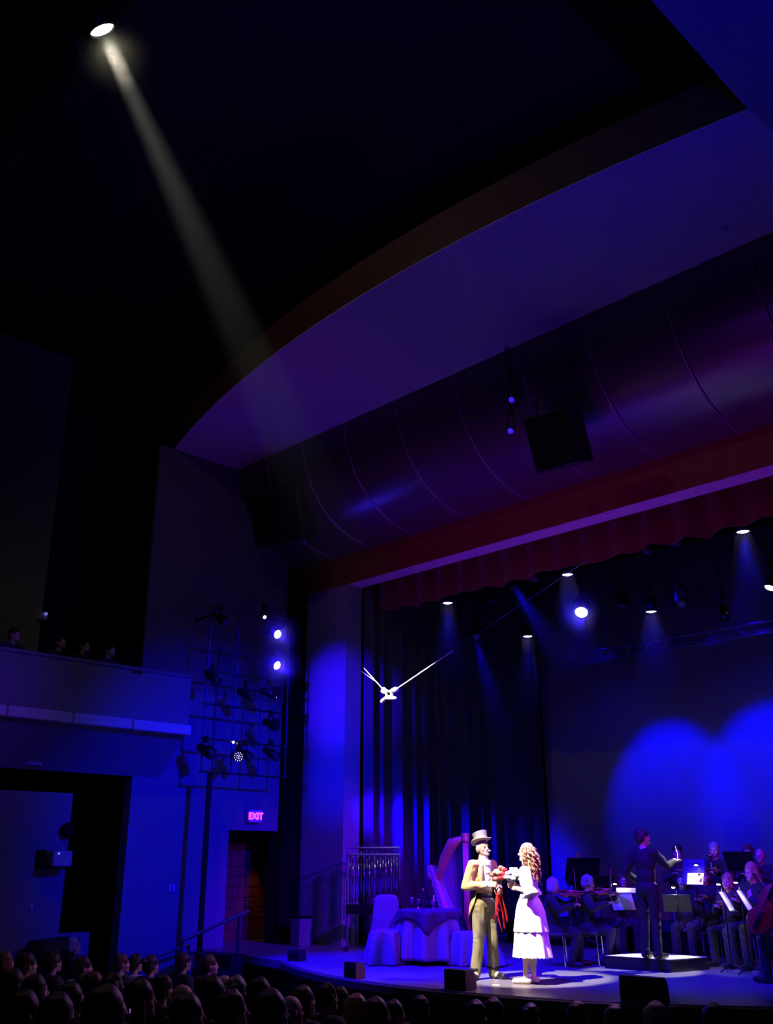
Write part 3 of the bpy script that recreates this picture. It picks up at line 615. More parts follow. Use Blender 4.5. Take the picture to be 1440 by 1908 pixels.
def body(J, voxel=.009, hands=None, female=False, k=1.0):
    mb = MB(); P = head_pieces(mb, J); h, n = J['head'], J['neck']
    u = norm(J['hu'])
    mb.caps(n - V((0, 0, .03)), h - u * .06 - norm(J['hf']) * .012, .056 if not female else .047, .05 if not female else .043)
    sR, sL, hR, hL = J['shR'], J['shL'], J['hipR'], J['hipL']; sm, hm = (sR + sL) / 2, (hR + hL) / 2
    ax = (sR - sL).normalized(); up = (sm - hm).normalized(); fw = up.cross(ax).normalized()
    mb.ell(sm - up * .12, ax * (.165 if not female else .15), fw * .105, up * .19); mb.ell(hm + up * .2, ax * .135, fw * .10, up * .17); mb.ell(hm + up * .03, ax * .165, fw * .115, up * .13)
    mb.caps(sL, sR, .056); mb.caps(n - up * .02, sR, .05, .045); mb.caps(n - up * .02, sL, .05, .045)
    for s in 'LR':
        mb.caps(J['sh' + s], J['el' + s], .052, .041); mb.caps(J['el' + s], J['wr' + s], .041, .027)
        mb.caps(J['hip' + s], J['knee' + s], .084, .056); mb.caps(J['knee' + s], J['ankle' + s], .055, .036)
        mb.caps(J['knee' + s] * .7 + J['ankle' + s] * .3 - V((0, .012, 0)), J['knee' + s] * .45 + J['ankle' + s] * .55, .058, .045)
        a = J['ankle' + s]; t = norm(J['toe' + s]); mb.caps(V((a.x, a.y, .045)) - t * .03, V((a.x, a.y, .035)) + t * .15, .04, .03)
        hd = (hands or {}).get(s)
        if hd is None:
            d = (J['wr' + s] - J['el' + s]).normalized(); hd = (d, V((0, .3, -1)), V((-1 if s == 'R' else 1, .3, .3)), .35)
        hand(mb, J['wr' + s], hd[0], hd[1], hd[2], hd[3])
    me = blob(mb, voxel, 2, 'person'); me.materials.append(skin_m)
    eye = M('eye', (.06, .04, .03), .2); lip = M('lip', (.42, .17, .15), .5)
    me.materials.append(eye); me.materials.append(lip)
    pts = [(P(s * .03, .08, .006), .009, 1) for s in (-1, 1)] + [(P(q, .089, -.058), .011, 2) for q in (-.016, 0, .016)]
    for pol in me.polygons:
        c = pol.center
        if (c - h).length < .13:
            for q, rr, mi in pts:
                if (c - q).length < rr: pol.material_index = mi
    return me
def sleeve(mb, J, s, g=.016, frac=1.0):
    e, w_ = J['el' + s], J['wr' + s]
    mb.caps(J['sh' + s], e, .056 + g, .046 + g); mb.caps(e, e + (w_ - e) * (.93 * frac), .045 + g, .031 + g)
def jacket(J, g=.018, hem=.02, voxel=.011, skirt=None, sleeves=True):
    mb = MB(); sR, sL, hR, hL = J['shR'], J['shL'], J['hipR'], J['hipL']; sm, hm = (sR + sL) / 2, (hR + hL) / 2
    ax = (sR - sL).normalized(); up = (sm - hm).normalized(); fw = up.cross(ax).normalized()
    mb.ell(sm - up * .12, ax * (.165 + g), fw * (.105 + g), up * .2); mb.ell(hm + up * .2, ax * (.14 + g), fw * (.105 + g), up * .19); mb.ell(hm + up * hem, ax * (.168 + g), fw * (.118 + g), up * .14)
    mb.caps(sL, sR, .056 + g); n = J['neck'] - up * .035; mb.caps(n, sR, .056, .05 + g * .6); mb.caps(n, sL, .056, .05 + g * .6)
    if sleeves:
        for s in 'LR': sleeve(mb, J, s, g)
    if skirt: skirt(mb)
    return blob(mb, voxel, 4, 'jacket')
def trousers(J, g=.014, voxel=.011):
    mb = MB(); hm = (J['hipR'] + J['hipL']) / 2
    mb.ell(hm + V((0, 0, .03)), V((.168 + g, 0, 0)), V((0, .118 + g, 0)), V((0, 0, .14)))
    for s in 'LR': mb.caps(J['hip' + s], J['knee' + s], .088 + g, .06 + g); mb.caps(J['knee' + s], J['ankle' + s] + V((0, -.005, -.02)), .06 + g, .052 + g)
    return blob(mb, voxel, 4, 'trousers')
def shoes(J, voxel=.009, mat=None):
    mb = MB()
    for s in 'LR':
        a = J['ankle' + s]; t = norm(J['toe' + s]); mb.caps(V((a.x, a.y, .052)) - t * .04, V((a.x, a.y, .042)) + t * .17, .05, .034); mb.caps(V((a.x, a.y, .05)), a + V((0, 0, .01)), .05, .046)
    me = blob(mb, voxel, 2, 'shoes')
    for v in me.vertices:
        if v.co.z < .004: v.co.z = .004
    return me
def hair_mesh(J, kind, voxel=.010):
    h, f, u = J['head'], norm(J['hf']), norm(J['hu']); u = norm(u - f * u.dot(f)); r = f.cross(u); mb = MB()
    P = lambda a, b, c: h + r * a + f * b + u * c
    if kind == 'bald':
        for s in (-1, 1): mb.ell(P(s * .06, -.045, .0), r * .024, f * .05, u * .055)
        mb.ell(P(0, -.085, -.005), r * .06, f * .03, u * .055)
    else:
        mb.ell(P(0, -.024, .045), r * .089, f * .106, u * .100)
        mb.ell(P(0, -.06, -.005), r * .086, f * .066, u * .092)
        for s in (-1, 1): mb.ell(P(s * .07, -.03, .015), r * .02, f * .05, u * .05)
    if kind == 'long':
        for s in (-1, 1): mb.caps(P(s * .07, -.02, .0), P(s * .085, -.04, -.2), .035, .03)
        mb.ell(P(0, -.075, -.12), r * .1, f * .05, u * .16)
    if kind == 'bob':
        for s in (-1, 1): mb.ell(P(s * .066, -.015, -.03), r * .034, f * .06, u * .09)
        mb.ell(P(0, -.06, -.05), r * .09, f * .055, u * .09)
    if kind == 'curly':
        for i in range(46):
            a, b = random.uniform(-2.6, 2.6), random.uniform(-.5, 1.4); q = V((math.sin(a) * math.cos(b), -math.cos(a) * math.cos(b), math.sin(b)))
            if q.y > .35 and q.z < .6: continue
            mb.sph(P(q.x * .088, q.y * .1 - .015, q.z * .1 + .03), .026, 8, 6)
    if kind == 'bun': mb.sph(P(0, -.12, .07), .045)
    return wrinkle(blob(mb, voxel, 1 if kind == 'curly' else 2, 'hair'), .009, 16, (1, 1, .5))
from mathutils import noise as mnoise
def wrinkle(me, amp=.006, f=9.0, stretch=(1, 1, 2.2)):      # soft cloth folds pushed along the normals
    off = [v.normal * (amp * (1.3 * mnoise.noise(V((v.co.x * f * stretch[0], v.co.y * f * stretch[1], v.co.z * f * stretch[2]))) + .7 * math.sin(70 * v.co.z + 30 * v.co.x * v.co.y + 6 * mnoise.noise(v.co * 7)) * max(0, mnoise.noise(v.co * 5 + V((3, 1, 2)))))) for v in me.vertices]
    for v, o in zip(me.vertices, off): v.co += o
    return me
def person(J, label, loc, rz, hair='short', hairm=dark_hair, top=suit_m, bottom=suit_m, voxel=.010, hands=None, group=None, scale=1.0, shirt=True, skirt=None, female=False):
    me = body(J, voxel, hands, female); o = link('person', me, None); tag(o, label, 'person', group)
    o.location = loc; o.rotation_euler = (0, 0, rz); o.scale = (scale,) * 3
    if hair: link('hair', hair_mesh(J, hair), hairm, o)
    link('jacket', wrinkle(jacket(J, skirt=skirt)), top, o); link('trousers', wrinkle(trousers(J)), bottom, o); link('shoes', shoes(J), shoe_m, o)
    if shirt:
        n = J['neck']; sm = (J['shR'] + J['shL']) / 2
        mb = MB(); mb.caps(n + V((0, .01, -.02)), n + V((0, .012, .015)), .062, .06); mb.caps(n + V((0, .075, -.06)), n + V((0, .118, -.2)), .035, .02)
        link('shirt_front', blob(mb, .009, 2, 'shirt_front'), shirt_m, o)
    return o
def face_to(p, q): return math.atan2(q[1] - p[1], q[0] - p[0]) - math.pi / 2

# --- the man in the tailcoat
man_base = at_z(905, 1824)
JM = joints(STAND, dict(kneeR=(.13, .03, .5), kneeL=(-.11, .04, .5), ankleR=(.15, -.03, .09), ankleL=(-.13, .03, .09), toeR=(.75, .6, 0), toeL=(-.05, 1, 0),
    elR=(.27, -.06, 1.17), wrR=(.13, .235, 1.20), elL=(-.25, .04, 1.15), wrL=(-.06, .26, 1.10), head=(0, .03, 1.675), hf=(.12, 1, .10)))
sk_man = M('actor_skin', (.42, .25, .19), .5, scale=30, var=.08, bump=.05)
tan = M('tan_wool_coat', (.43, .27, .11), .85, scale=70, sheen=.15); grey_tan = M('grey_tan_trouser_wool', (.185, .16, .085), .85, scale=70)
bm2 = body(JM, .0065, {'R': ((-.35, .8, .05), (-.8, -.3, -.3), (-.2, 0, 1), .75), 'L': ((.5, .75, .0), (.7, -.3, .3), (.2, .2, 1), .75)})
bm2.materials[0] = sk_man
man = link('person', bm2, None); tag(man, 'man in tan tailcoat and short top hat holding a red rose bouquet', 'person')
man.location = man_base; man.rotation_euler = (0, 0, math.radians(-97))
JMc = dict(JM); 
mbj = MB(); sR, sL = JM['shR'], JM['shL']
mbj.ell((0, -.01, 1.31), V((.188, 0, 0)), V((0, .122, 0)), V((0, 0, .22))); mbj.ell((0, -.012, 1.14), V((.165, 0, 0)), V((0, .125, 0)), V((0, 0, .14)))
mbj.caps(sL, sR, .074); n_ = JM['neck'] - V((0, .02, .02)); mbj.caps(n_, sR, .06, .062); mbj.caps(n_, sL, .06, .062)
for s in 'LR': sleeve(mbj, JM, s, .02, .9)
for s in (-1, 1):
    for k in range(8): mbj.sph((s * .235, -.03, 1.30 - .0 * k), .001, 4, 3)
cj = wrinkle(blob(mbj, .008, 3, 'tailcoat'), .008, 10); link('tailcoat', cj, tan, man)
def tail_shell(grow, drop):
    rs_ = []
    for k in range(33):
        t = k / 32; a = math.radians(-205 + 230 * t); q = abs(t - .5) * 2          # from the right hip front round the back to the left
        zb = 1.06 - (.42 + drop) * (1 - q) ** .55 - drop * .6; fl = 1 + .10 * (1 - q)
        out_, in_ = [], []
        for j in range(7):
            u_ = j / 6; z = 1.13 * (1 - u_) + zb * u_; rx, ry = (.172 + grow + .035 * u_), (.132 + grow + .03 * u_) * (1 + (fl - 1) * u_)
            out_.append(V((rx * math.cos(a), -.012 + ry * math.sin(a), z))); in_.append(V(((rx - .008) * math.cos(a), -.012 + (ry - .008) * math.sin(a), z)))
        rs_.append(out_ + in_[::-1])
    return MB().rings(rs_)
tl = part('coat_tails', tail_shell(.012, 0), tan, man, True)
part('tail_lining_and_shade', tail_shell(-.0, .03), M('black_lining', (.008, .008, .008), .7), tl, True)  # black lining let down past the tail to draw the shade there too
part('waistband', MB().rings([[V((.158 * math.cos(a), -.006 + .128 * math.sin(a), z)) for a in [2 * math.pi * i / 28 for i in range(28)]] for z in (1.0, 1.085)]), MATS['black_lining'], man, True)
for s in (-1, 1):
    part('lapel', MB().rings([[V((s * (.055 + .06 * t), .075 + .055 * math.sin(t * 2.2), 1.48 - .30 * t)), V((s * (.12 + .035 * math.sin(t * 3)), .07 + .055 * math.sin(t * 2.2), 1.47 - .30 * t)), V((s * (.125 + .035 * math.sin(t * 3)), .05 + .05 * math.sin(t * 2.2), 1.465 - .30 * t)), V((s * (.05 + .06 * t), .055 + .05 * math.sin(t * 2.2), 1.475 - .30 * t))] for t in [k / 8 for k in range(9)]]), tan, man, True)
mbs = MB().ell((0, .035, 1.27), V((.125, 0, 0)), V((0, .112, 0)), V((0, 0, .21))); mbs.caps((0, .05, 1.48), (0, .045, 1.53), .066, .062)
for k in range(7): mbs.ell((.006 * math.sin(k * 2.1), .118 + .004 * math.sin(k * 2), 1.49 - .034 * k), V((.062, 0, 0)), V((0, .03, 0)), V((0, 0, .026)))
link('ruffled_shirt', blob(mbs, .008, 1, 'ruffled_shirt'), shirt_m, man)
for s in 'LR':
    d = (JM['wr' + s] - JM['el' + s]).normalized(); w_ = JM['wr' + s]; part('shirt_cuff', MB().cyl(w_ - d * .075, w_ + d * .005, .052, .047, 14), shirt_m, man, True)
link('trousers', wrinkle(trousers(JM, .022, .009), .007, 8, (1.6, 1.6, .7)), grey_tan, man)
for s in 'LR':
    a_ = JM['ankle' + s]; mbh = MB().rings([[V((a_.x + .083 * math.cos(2 * math.pi * i / 16), a_.y - .004 + .083 * math.sin(2 * math.pi * i / 16), z)) for i in range(16)] for z in (.115, .15)])
    part('trouser_band', mbh, M('black_band', (.01, .01, .01), .6), man, True)
mbp = MB()
for s in 'LR':
    a_, t_ = JM['ankle' + s], norm(JM['toe' + s]); mbp.caps(V((a_.x, a_.y, .06)), V((a_.x, a_.y, .12)), .056, .054); mbp.caps(V((a_.x, a_.y, .058)), V((a_.x, a_.y, .052)) + t_ * .07, .055, .045)
link('spats', blob(mbp, .008, 2, 'spats'), M('cream_spat_cloth', (.5, .44, .32), .8), man)
link('shoes', shoes(JM, .008), shoe_m, man)
hP = (lambda a, b, c, h=JM['head'], f=norm(JM['hf']): h + V((1, -.12, 0)).normalized() * a + f * b + norm(V((0, -.1, 1))) * c)
hb = MB()
for s in (-1, 1): hb.ell(hP(s * .066, -.03, .0), V((.022, 0, 0)), V((0, .045, 0)), V((0, 0, .06)))
hb.ell(hP(0, -.085, -.01), V((.06, 0, 0)), V((0, .028, 0)), V((0, 0, .06)))
link('hair', blob(hb, .008, 2, 'hair'), grey_hair, man)
bb = MB().caps(hP(-.02, .076, -.092), hP(.02, .076, -.092), .02).caps(hP(0, .08, -.10), hP(0, .076, -.118), .018, .010).caps(hP(-.026, .085, -.043), hP(.026, .085, -.043), .006)
link('goatee', blob(bb, .006, 2, 'goatee'), grey_hair, man)
hat_q = Matrix.Rotation(math.radians(20), 3, 'X') @ Matrix.Rotation(.0, 3, 'Z'); hc = hP(0, -.02, .085); hn = 28
felt = M('grey_tan_felt', (.30, .27, .19), .9, scale=90)
hr_ = []
for rr, z in ((.075, .005), (.094, .0), (.096, .03), (.101, .09), (.108, .128), (.104, .136), (.06, .130), (.01, .128)): hr_.append([hc + hat_q @ V((rr * .93 * math.cos(2 * math.pi * i / hn), rr * 1.08 * math.sin(2 * math.pi * i / hn), z)) for i in range(hn)])
hat = part('top_hat', MB().rings(hr_), felt, man, True)
def brim(r, z): return [hc + hat_q @ V((r * .95 * math.cos(2 * math.pi * i / hn), r * 1.08 * math.sin(2 * math.pi * i / hn), z + max(0, r - .1) * (.75 * abs(math.cos(2 * math.pi * i / hn)) ** 2 - .1))) for i in range(hn)]
part('hat_brim', MB().rings([brim(.09, .012), brim(.125, .008), brim(.150, .012), brim(.152, .006), brim(.125, .0), brim(.09, .002)], cap=False), felt, hat, True)
part('hat_band', MB().rings([[hc + hat_q @ V((rr * .93 * math.cos(2 * math.pi * i / hn), rr * 1.08 * math.sin(2 * math.pi * i / hn), z)) for i in range(hn)] for rr, z in ((.0975, .012), (.1005, .035))]), M('hat_band_ribbon', (.10, .085, .06), .6), hat, True)
part('headset_microphone', MB().tube([hP(.08, .0, -.02), hP(.085, .06, -.055), hP(.05, .125, -.06), hP(.02, .15, -.055)], .004).caps(hP(.02, .15, -.055), hP(.0, .158, -.052), .009), M('mic_foam', (.3, .25, .25), .7), man)
# the bouquet, held by both hands
bq_w = man.matrix_basis if False else Matrix.Translation(man_base) @ Matrix.Rotation(math.radians(-97), 4, 'Z')
bq = thing('bouquet', 'bouquet of cream and red roses in the hands of the man', 'bouquet', bq_w @ V((.0, .36, 1.20)), math.radians(-97))
green = M('leaf_green', (.08, .14, .04), .6); stems = MB()
roses = [M('cream_rose', (.42, .30, .15), .7), M('pink_rose', (.42, .13, .10), .7), M('red_rose', (.35, .015, .012), .7)]
for k in range(26):
    a = k * 2.4; rr = .135 * math.sqrt(k / 26); c = V((rr * math.cos(a) * 1.0 + .02, rr * math.sin(a) + .03, .19 + .03 * math.cos(k) - rr * rr * 6.5))
    rm = roses[2] if (c.y > .075) else roses[1 if k % 3 == 0 else 0]
    fl = MB()
    for j in range(6):
        b_ = j * 1.05 + k; fl.ell(c + V((.018 * math.cos(b_), .018 * math.sin(b_), .0)), V((.021, 0, 0)), V((0, .021, 0)), V((0, 0, .025)), 8, 5)
    fl.sph(c + V((0, 0, .012)), .016, 8, 5)
    part('rose', fl, rm, bq, True); stems.tube([c, V((.0, -.04, .0)), V((-.01 * math.cos(a), -.06 + .01 * math.sin(a), -.14))], .003, 4)
part('stem', stems, green, bq)['kind'] = 'stuff'
for k in range(9):
    a = k * .7; c = V((.1 * math.cos(a), .02 + .1 * math.sin(a), .09)); part('leaf', MB().ell(c, V((.022, 0, .01)), V((0, .035, 0)), V((0, 0, .004)), 8, 4), green, bq)
ribbon = M('red_satin_ribbon', (.42, .012, .012), .35)
for k, (dx, L_, wv) in enumerate(((-.05, .44, .02), (-.02, .52, .03), (.02, .56, -.03), (.05, .40, .025), (.0, .30, .05))):
    rs_ = []
    for i in range(13):
        t = i / 12; x = dx * (1 + t) + wv * math.sin(5 * t + k); y = -.06 + .05 * t + .02 * math.sin(4 * t + 2 * k); z = -.04 - L_ * t; tw_ = .5 * math.sin(6 * t + k)
        rs_.append([V((x - .016 * math.cos(tw_), y - .016 * math.sin(tw_), z)), V((x + .016 * math.cos(tw_), y + .016 * math.sin(tw_), z)), V((x + .016 * math.cos(tw_), y + .016 * math.sin(tw_) + .003, z - .002)), V((x - .016 * math.cos(tw_), y - .016 * math.sin(tw_) + .003, z - .002))])
    part('ribbon', MB().rings(rs_), ribbon, bq, True)

# --- the woman in the white dress
wom_base = at_z(993, 1833)
JW = joints(STAND, dict(hipR=(.085, 0, .90), hipL=(-.085, 0, .90), ankleR=(.05, .0, .085), ankleL=(-.07, .07, .085), kneeR=(.07, .02, .48), kneeL=(-.08, .05, .48), toeR=(.1, 1, 0), toeL=(-.15, 1, 0), shR=(.165, 0, 1.39), shL=(-.165, 0, 1.39),
    elR=(.22, .0, 1.12), elL=(-.215, -.09, 1.12), wrR=(.05, .18, 1.18), wrL=(-.07, .16, 1.16), neck=(0, -.01, 1.43), head=(0, .015, 1.61), hf=(.05, 1, -.02)))
fair = M('fair_skin', (.74, .5, .4), .5, scale=30, var=.08, bump=.05)
wm = body(JW, .0065, {'R': ((-.5, .8, .2), (-.7, -.4, 0), (0, .1, 1), .6), 'L': ((.55, .7, .2), (.7, -.4, 0), (0, .1, 1), .6)}, True); wm.materials[0] = fair
wom = link('person', wm, None); tag(wom, 'woman with curly fair hair in a white calf-length dress', 'person'); wom.location = wom_base; wom.rotation_euler = (0, 0, math.radians(110))
white = M('white_dress_cotton', (.84, .82, .80), .85, scale=50)
md = MB(); md.ell((0, 0, 1.27), V((.162, 0, 0)), V((0, .118, 0)), V((0, 0, .17))); md.ell((0, 0, 1.10), V((.14, 0, 0)), V((0, .108, 0)), V((0, 0, .14))); md.caps((-.13, 0, 1.38), (.13, 0, 1.38), .058)
link('bodice', blob(md, .009, 3, 'bodice'), white, wom)
for s in 'LR':
    sh, el = JW['sh' + s], JW['el' + s]; ms = MB(); d = (el - sh).normalized(); x_, y_ = perp(d); rs_ = []
    for k, (t, rr) in enumerate(((-.15, .04), (-.05, .072), (.15, .085), (.35, .08), (.6, .072), (.78, .068), (.84, .056), (.9, .075), (1.12, .105), (1.16, .11), (1.12, .09), (.9, .055))):
        rs_.append([sh + d * (t * (el - sh).length) + (x_ * math.cos(2 * math.pi * i / 28) + y_ * math.sin(2 * math.pi * i / 28)) * (rr * (1 + (.09 * math.sin(7 * 2 * math.pi * i / 28) if t > .86 else .03 * math.sin(8 * math.pi * i / 14)))) for i in range(28)])
    part('ruffled_sleeve', ms.rings(rs_), white, wom, True)
def skirt(prof_, folds, amp, scal, n=96, ecc=.9):
    mb = MB(); rs_ = []
    for z, r_, y0 in prof_:
        t = (prof_[0][0] - z) / (prof_[0][0] - prof_[-1][0])
        rs_.append([V((r_ * math.cos(a) * (1 + amp * t * math.sin(folds * a + 1.2 * math.sin(2 * a))), y0 + ecc * r_ * math.sin(a) * (1 + amp * t * math.sin(folds * a + 1.2 * math.sin(2 * a))), z + (scal * abs(math.sin(folds * a * 1.5)) if z == prof_[-1][0] else 0))) for a in [2 * math.pi * i / n for i in range(n)]])
    rs_.insert(len(rs_) - 1, [p + V((0, 0, .006)) for p in rs_[-1]])
    inner_ = [[V((p.x * .955, p.y * .955, p.z + .002)) for p in r_] for r_ in reversed(rs_)]
    return mb.rings(rs_ + inner_, cap=False)
part('skirt', skirt([(1.06, .125, 0), (.98, .165, 0), (.85, .20, -.01), (.65, .235, -.01), (.45, .262, -.015), (.31, .285, -.02)], 11, .05, .018), white, wom, True)
part('overskirt', skirt([(1.05, .135, 0), (.98, .178, -.005), (.88, .212, -.012), (.75, .232, -.012), (.62, .252, -.014)], 11, .05, .012), white, wom, True)
part('sash', MB().rings([[V((.148 * math.cos(a), .118 * math.sin(a), z)) for a in [2 * math.pi * i / 32 for i in range(32)]] for z in (1.03, 1.09)]), white, wom, True)
sh_ = MB()
for s in 'LR':
    a_, t_ = JW['ankle' + s], norm(JW['toe' + s]); sh_.caps(V((a_.x, a_.y, .045)) - t_ * .035, V((a_.x, a_.y, .03)) + t_ * .16, .044, .028)
sm_ = blob(sh_, .008, 2, 'ballet_slippers')
for v in sm_.vertices: v.co.z = max(v.co.z, .003)
link('ballet_slippers', sm_, M('cream_satin', (.7, .62, .5), .5), wom)
hw = lambda a, b, c, h=JW['head'], f=norm(JW['hf']): h + V((1, .25, 0)).normalized() * a + f * b + V((0, 0, c))
capm = MB().ell(hw(0, -.02, .035), V((.086, 0, 0)), V((0, .1, 0)), V((0, 0, .098))); capm.ell(hw(0, -.07, -.06), V((.088, 0, 0)), V((0, .058, 0)), V((0, 0, .15)))
hm = link('hair', blob(capm, .009, 2, 'hair'), blond_hair, wom)
for k in range(110):
    a = random.uniform(-1.95, 1.95); hgt = random.uniform(-.05, .125); q_ = math.cos(max(0, hgt) * 8); top_ = hw(math.sin(a) * .086 * q_, -math.cos(a) * .10 * q_ - .01, hgt * .98); L_ = random.uniform(.18, .40) if abs(a) < 1.4 else random.uniform(.14, .24); ph = random.uniform(0, 6.3); out = V((top_.x - JW['head'].x, top_.y - JW['head'].y, 0)).normalized() * random.uniform(.03, .085)
    pts = []
    for i in range(22):
        t = i / 21; r_ = .020 * min(1, .3 + 3 * t) * (1 - .3 * t); pts.append(top_ + out * math.sin(min(1.4, t * 3)) + V((r_ * math.cos(ph + t * 19), r_ * math.sin(ph + t * 19), .02 * math.sin(t * 3) - L_ * t)))
    part('curl', MB().tube(pts, [.012 * (1 - .5 * i / 21) for i in range(22)], 5), blond_hair, hm, True)
wq = Matrix.Translation(wom_base) @ Matrix.Rotation(math.radians(110), 4, 'Z')
wb = thing('bouquet', 'white flower bouquet held against the white dress', 'bouquet', wq @ V((-.01, .20, 1.24)), math.radians(110))
wf = M('white_petal', (.82, .8, .74), .7); st2 = MB()
for k in range(30):
    a = k * 2.4; rr = .125 * math.sqrt(k / 30); c = V((rr * math.cos(a), rr * math.sin(a) * .9, .15 + .02 * math.sin(k) - rr * rr * 8)); fl = MB()
    for j in range(6): b_ = j * 1.05 + k; fl.ell(c + V((.018 * math.cos(b_), .018 * math.sin(b_), .0)), V((.019, 0, 0)), V((0, .019, 0)), V((0, 0, .022)), 8, 5)
    part('flower', fl, wf, wb, True); st2.tube([c, V((0, -.02, 0)), V((.01 * math.cos(a), -.03, -.12))], .003, 4)
part('stem', st2, green, wb)['kind'] = 'stuff'

# --- conductor on the podium
pod = thing('podium', 'low black conductor podium with pale top edges', 'podium', (-8.10, 14.07, 0))
pod_c = [(-.82, -.52), (.22, -.42), (.40, .36), (-.62, .40)]
part('base', MB().prism(pod_c, 'z', 0, .155), stage_front_m, pod); part('top_carpet', MB().prism([(x * .985, y * .985) for x, y in pod_c], 'z', .155, .172), M('grey_podium_carpet', (.5, .48, .5), .9), pod)
for s in range(4):
    a, b = pod_c[s], pod_c[(s + 1) % 4]; part('edge_trim', MB().tube([V((*a, .16)), V((*b, .16))], .009), metal_m, pod)
cond_p = at_z(1216, 1786, .172)
JC = joints(STAND, dict(elR=(.27, .16, 1.26), wrR=(.24, .42, 1.33), elL=(-.32, -.08, 1.17), wrL=(-.20, .12, 1.03), hf=(.55, 1, .05), ankleR=(.12, -.02, .09), ankleL=(-.10, -.02, .09)))
cond = person(JC, 'conductor in a dark suit standing on the podium with one arm raised', cond_p, math.radians(-6), 'short', dark_hair, suit_blue, suit_blue, .008, {'R': ((-.1, .9, .25), (0, .2, -1), (-1, 0, .2), .5)})
for s in 'LR':
    d = (JC['wr' + s] - JC['el' + s]).normalized(); w_ = JC['wr' + s]; part('shirt_cuff', MB().cyl(w_ - d * .05, w_ + d * .004, .046, .042, 14), shirt_m, cond, True)
cq = Matrix.Translation(cond_p) @ Matrix.Rotation(math.radians(-6), 4, 'Z')
bt = thing('baton', 'thin pale baton in the raised hand of the conductor', 'baton', cq @ V((.235, .50, 1.35)))
part('shaft', MB().tube([(0, 0, 0), (-.06, .12, .10), (-.14, .22, .2)], .004), paper_m, bt); part('grip', MB().caps((0, -.01, -.01), (-.012, .025, .02), .012, .008), gold_m, bt)

# --- chairs, stands and instruments for the orchestra
def chair_proto():
    t = thing('orchestra_chair', 'x', 'chair')
    part('seat', MB().bbox((0, 0, .455), (.44, .42, .05), .015), M('chair_vinyl', (.04, .04, .045), .6), t); part('backrest', MB().bbox((0, -.22, .76), (.42, .03, .22), .012), MATS['chair_vinyl'], t)
    for sx in (-1, 1):
        part('leg', MB().tube([(sx * .19, .18, .44), (sx * .2, .2, 0)], .012), chrome_m, t); part('leg', MB().tube([(sx * .19, -.19, .44), (sx * .2, -.24, 0)], .012), chrome_m, t)
        part('back_post', MB().tube([(sx * .19, -.19, .44), (sx * .19, -.225, .84)], .012), chrome_m, t)
    return t
def stand_proto():
    t = thing('music_stand', 'x', 'music stand'); R_ = Matrix.Rotation(math.radians(62), 3, 'X')
    part('desk', MB().bbox((0, 0, 1.05), (.5, .34, .012), .004, R_), metal_m, t); part('ledge', MB().box((0, -.12, .905), (.5, .055, .01)), metal_m, t)
    part('pole', MB().tube([(0, .03, .03), (0, .03, .98)], .012), metal_m, t)
    for k in range(3):
        a = 2 * math.pi * k / 3 + .5; part('leg', MB().tube([(0, .03, .13), (.26 * math.cos(a), .03 + .26 * math.sin(a), .01)], .009), metal_m, t)
    return t
PROTO = {}
def use(key, maker, label, loc, rz, group=None, scale=None):
    if key not in PROTO:
        PROTO[key] = maker(); o = PROTO[key]; o['label'] = label; o.location = loc; o.rotation_euler = (0, 0, rz)
        if group: o['group'] = group
        if scale: o.scale = (scale,) * 3
        return o
    return copy_tree(PROTO[key], label, group, loc, rz, scale)
lamp_head_m = emitter('lit_stand_lamp', (1.0, .93, .85), 30)
def stand_lamp(label, base, tgt, energy, col=(1, .93, .9)):
    t = thing('stand_lamp', label, 'lamp', base)
    part('gooseneck', MB().tube([(0, 0, -.1), (0, .02, 0), (0, .0, .05), (0, -.05, .06)], .006), metal_m, t); part('clip', MB().box((0, 0, -.1), (.03, .03, .03)), metal_m, t)
    part('lamp_head', MB().cyl((-.03, -.06, .055), (.03, -.06, .055), .018), metal_m, t); part('bulb', MB().caps((-.018, -.065, .043), (.018, -.065, .043), .012), lamp_head_m, t)
    if energy: spot('stand_lamp_light', V(base) + V((0, -.07, .02)), tgt, energy, col, 100, .6, .02)
def stand(label, p, facing, lit=0, paper=True, plabel=None, llabel=None, tall=1.0, desk=1.0, lcol=(1, .93, .9), lpos=(0, .06, 1.27), ltgt=(0, -.02, 1.03)):
    rz = facing; o = use('stand', stand_proto, label, p, rz, 'music stands among the orchestra', tall if tall != 1 else None)
    o.scale = (tall * desk, tall, tall)
    W = Matrix.Translation(p) @ Matrix.Rotation(rz, 4, 'Z') @ Matrix.Scale(tall, 4)
    if paper:
        R_ = Matrix.Rotation(math.radians(62), 3, 'X'); s = thing('sheet_music', plabel, 'sheet music', p, rz); s.scale = (tall * desk, tall, tall)
        part('page', MB().box(V((-.115, 0, 1.05)) + R_ @ V((0, .0, .012)), (.225, .31, .004), R_), paper_m, s); part('page', MB().box(V((.115, 0, 1.05)) + R_ @ V((0, .0, .013)), (.225, .31, .004), R_), paper_m, s)
    if lit:
        b = W @ V(lpos); stand_lamp(llabel, b, W @ V(ltgt), lit, lcol)
POD = V((-8.05, 13.9, 0))
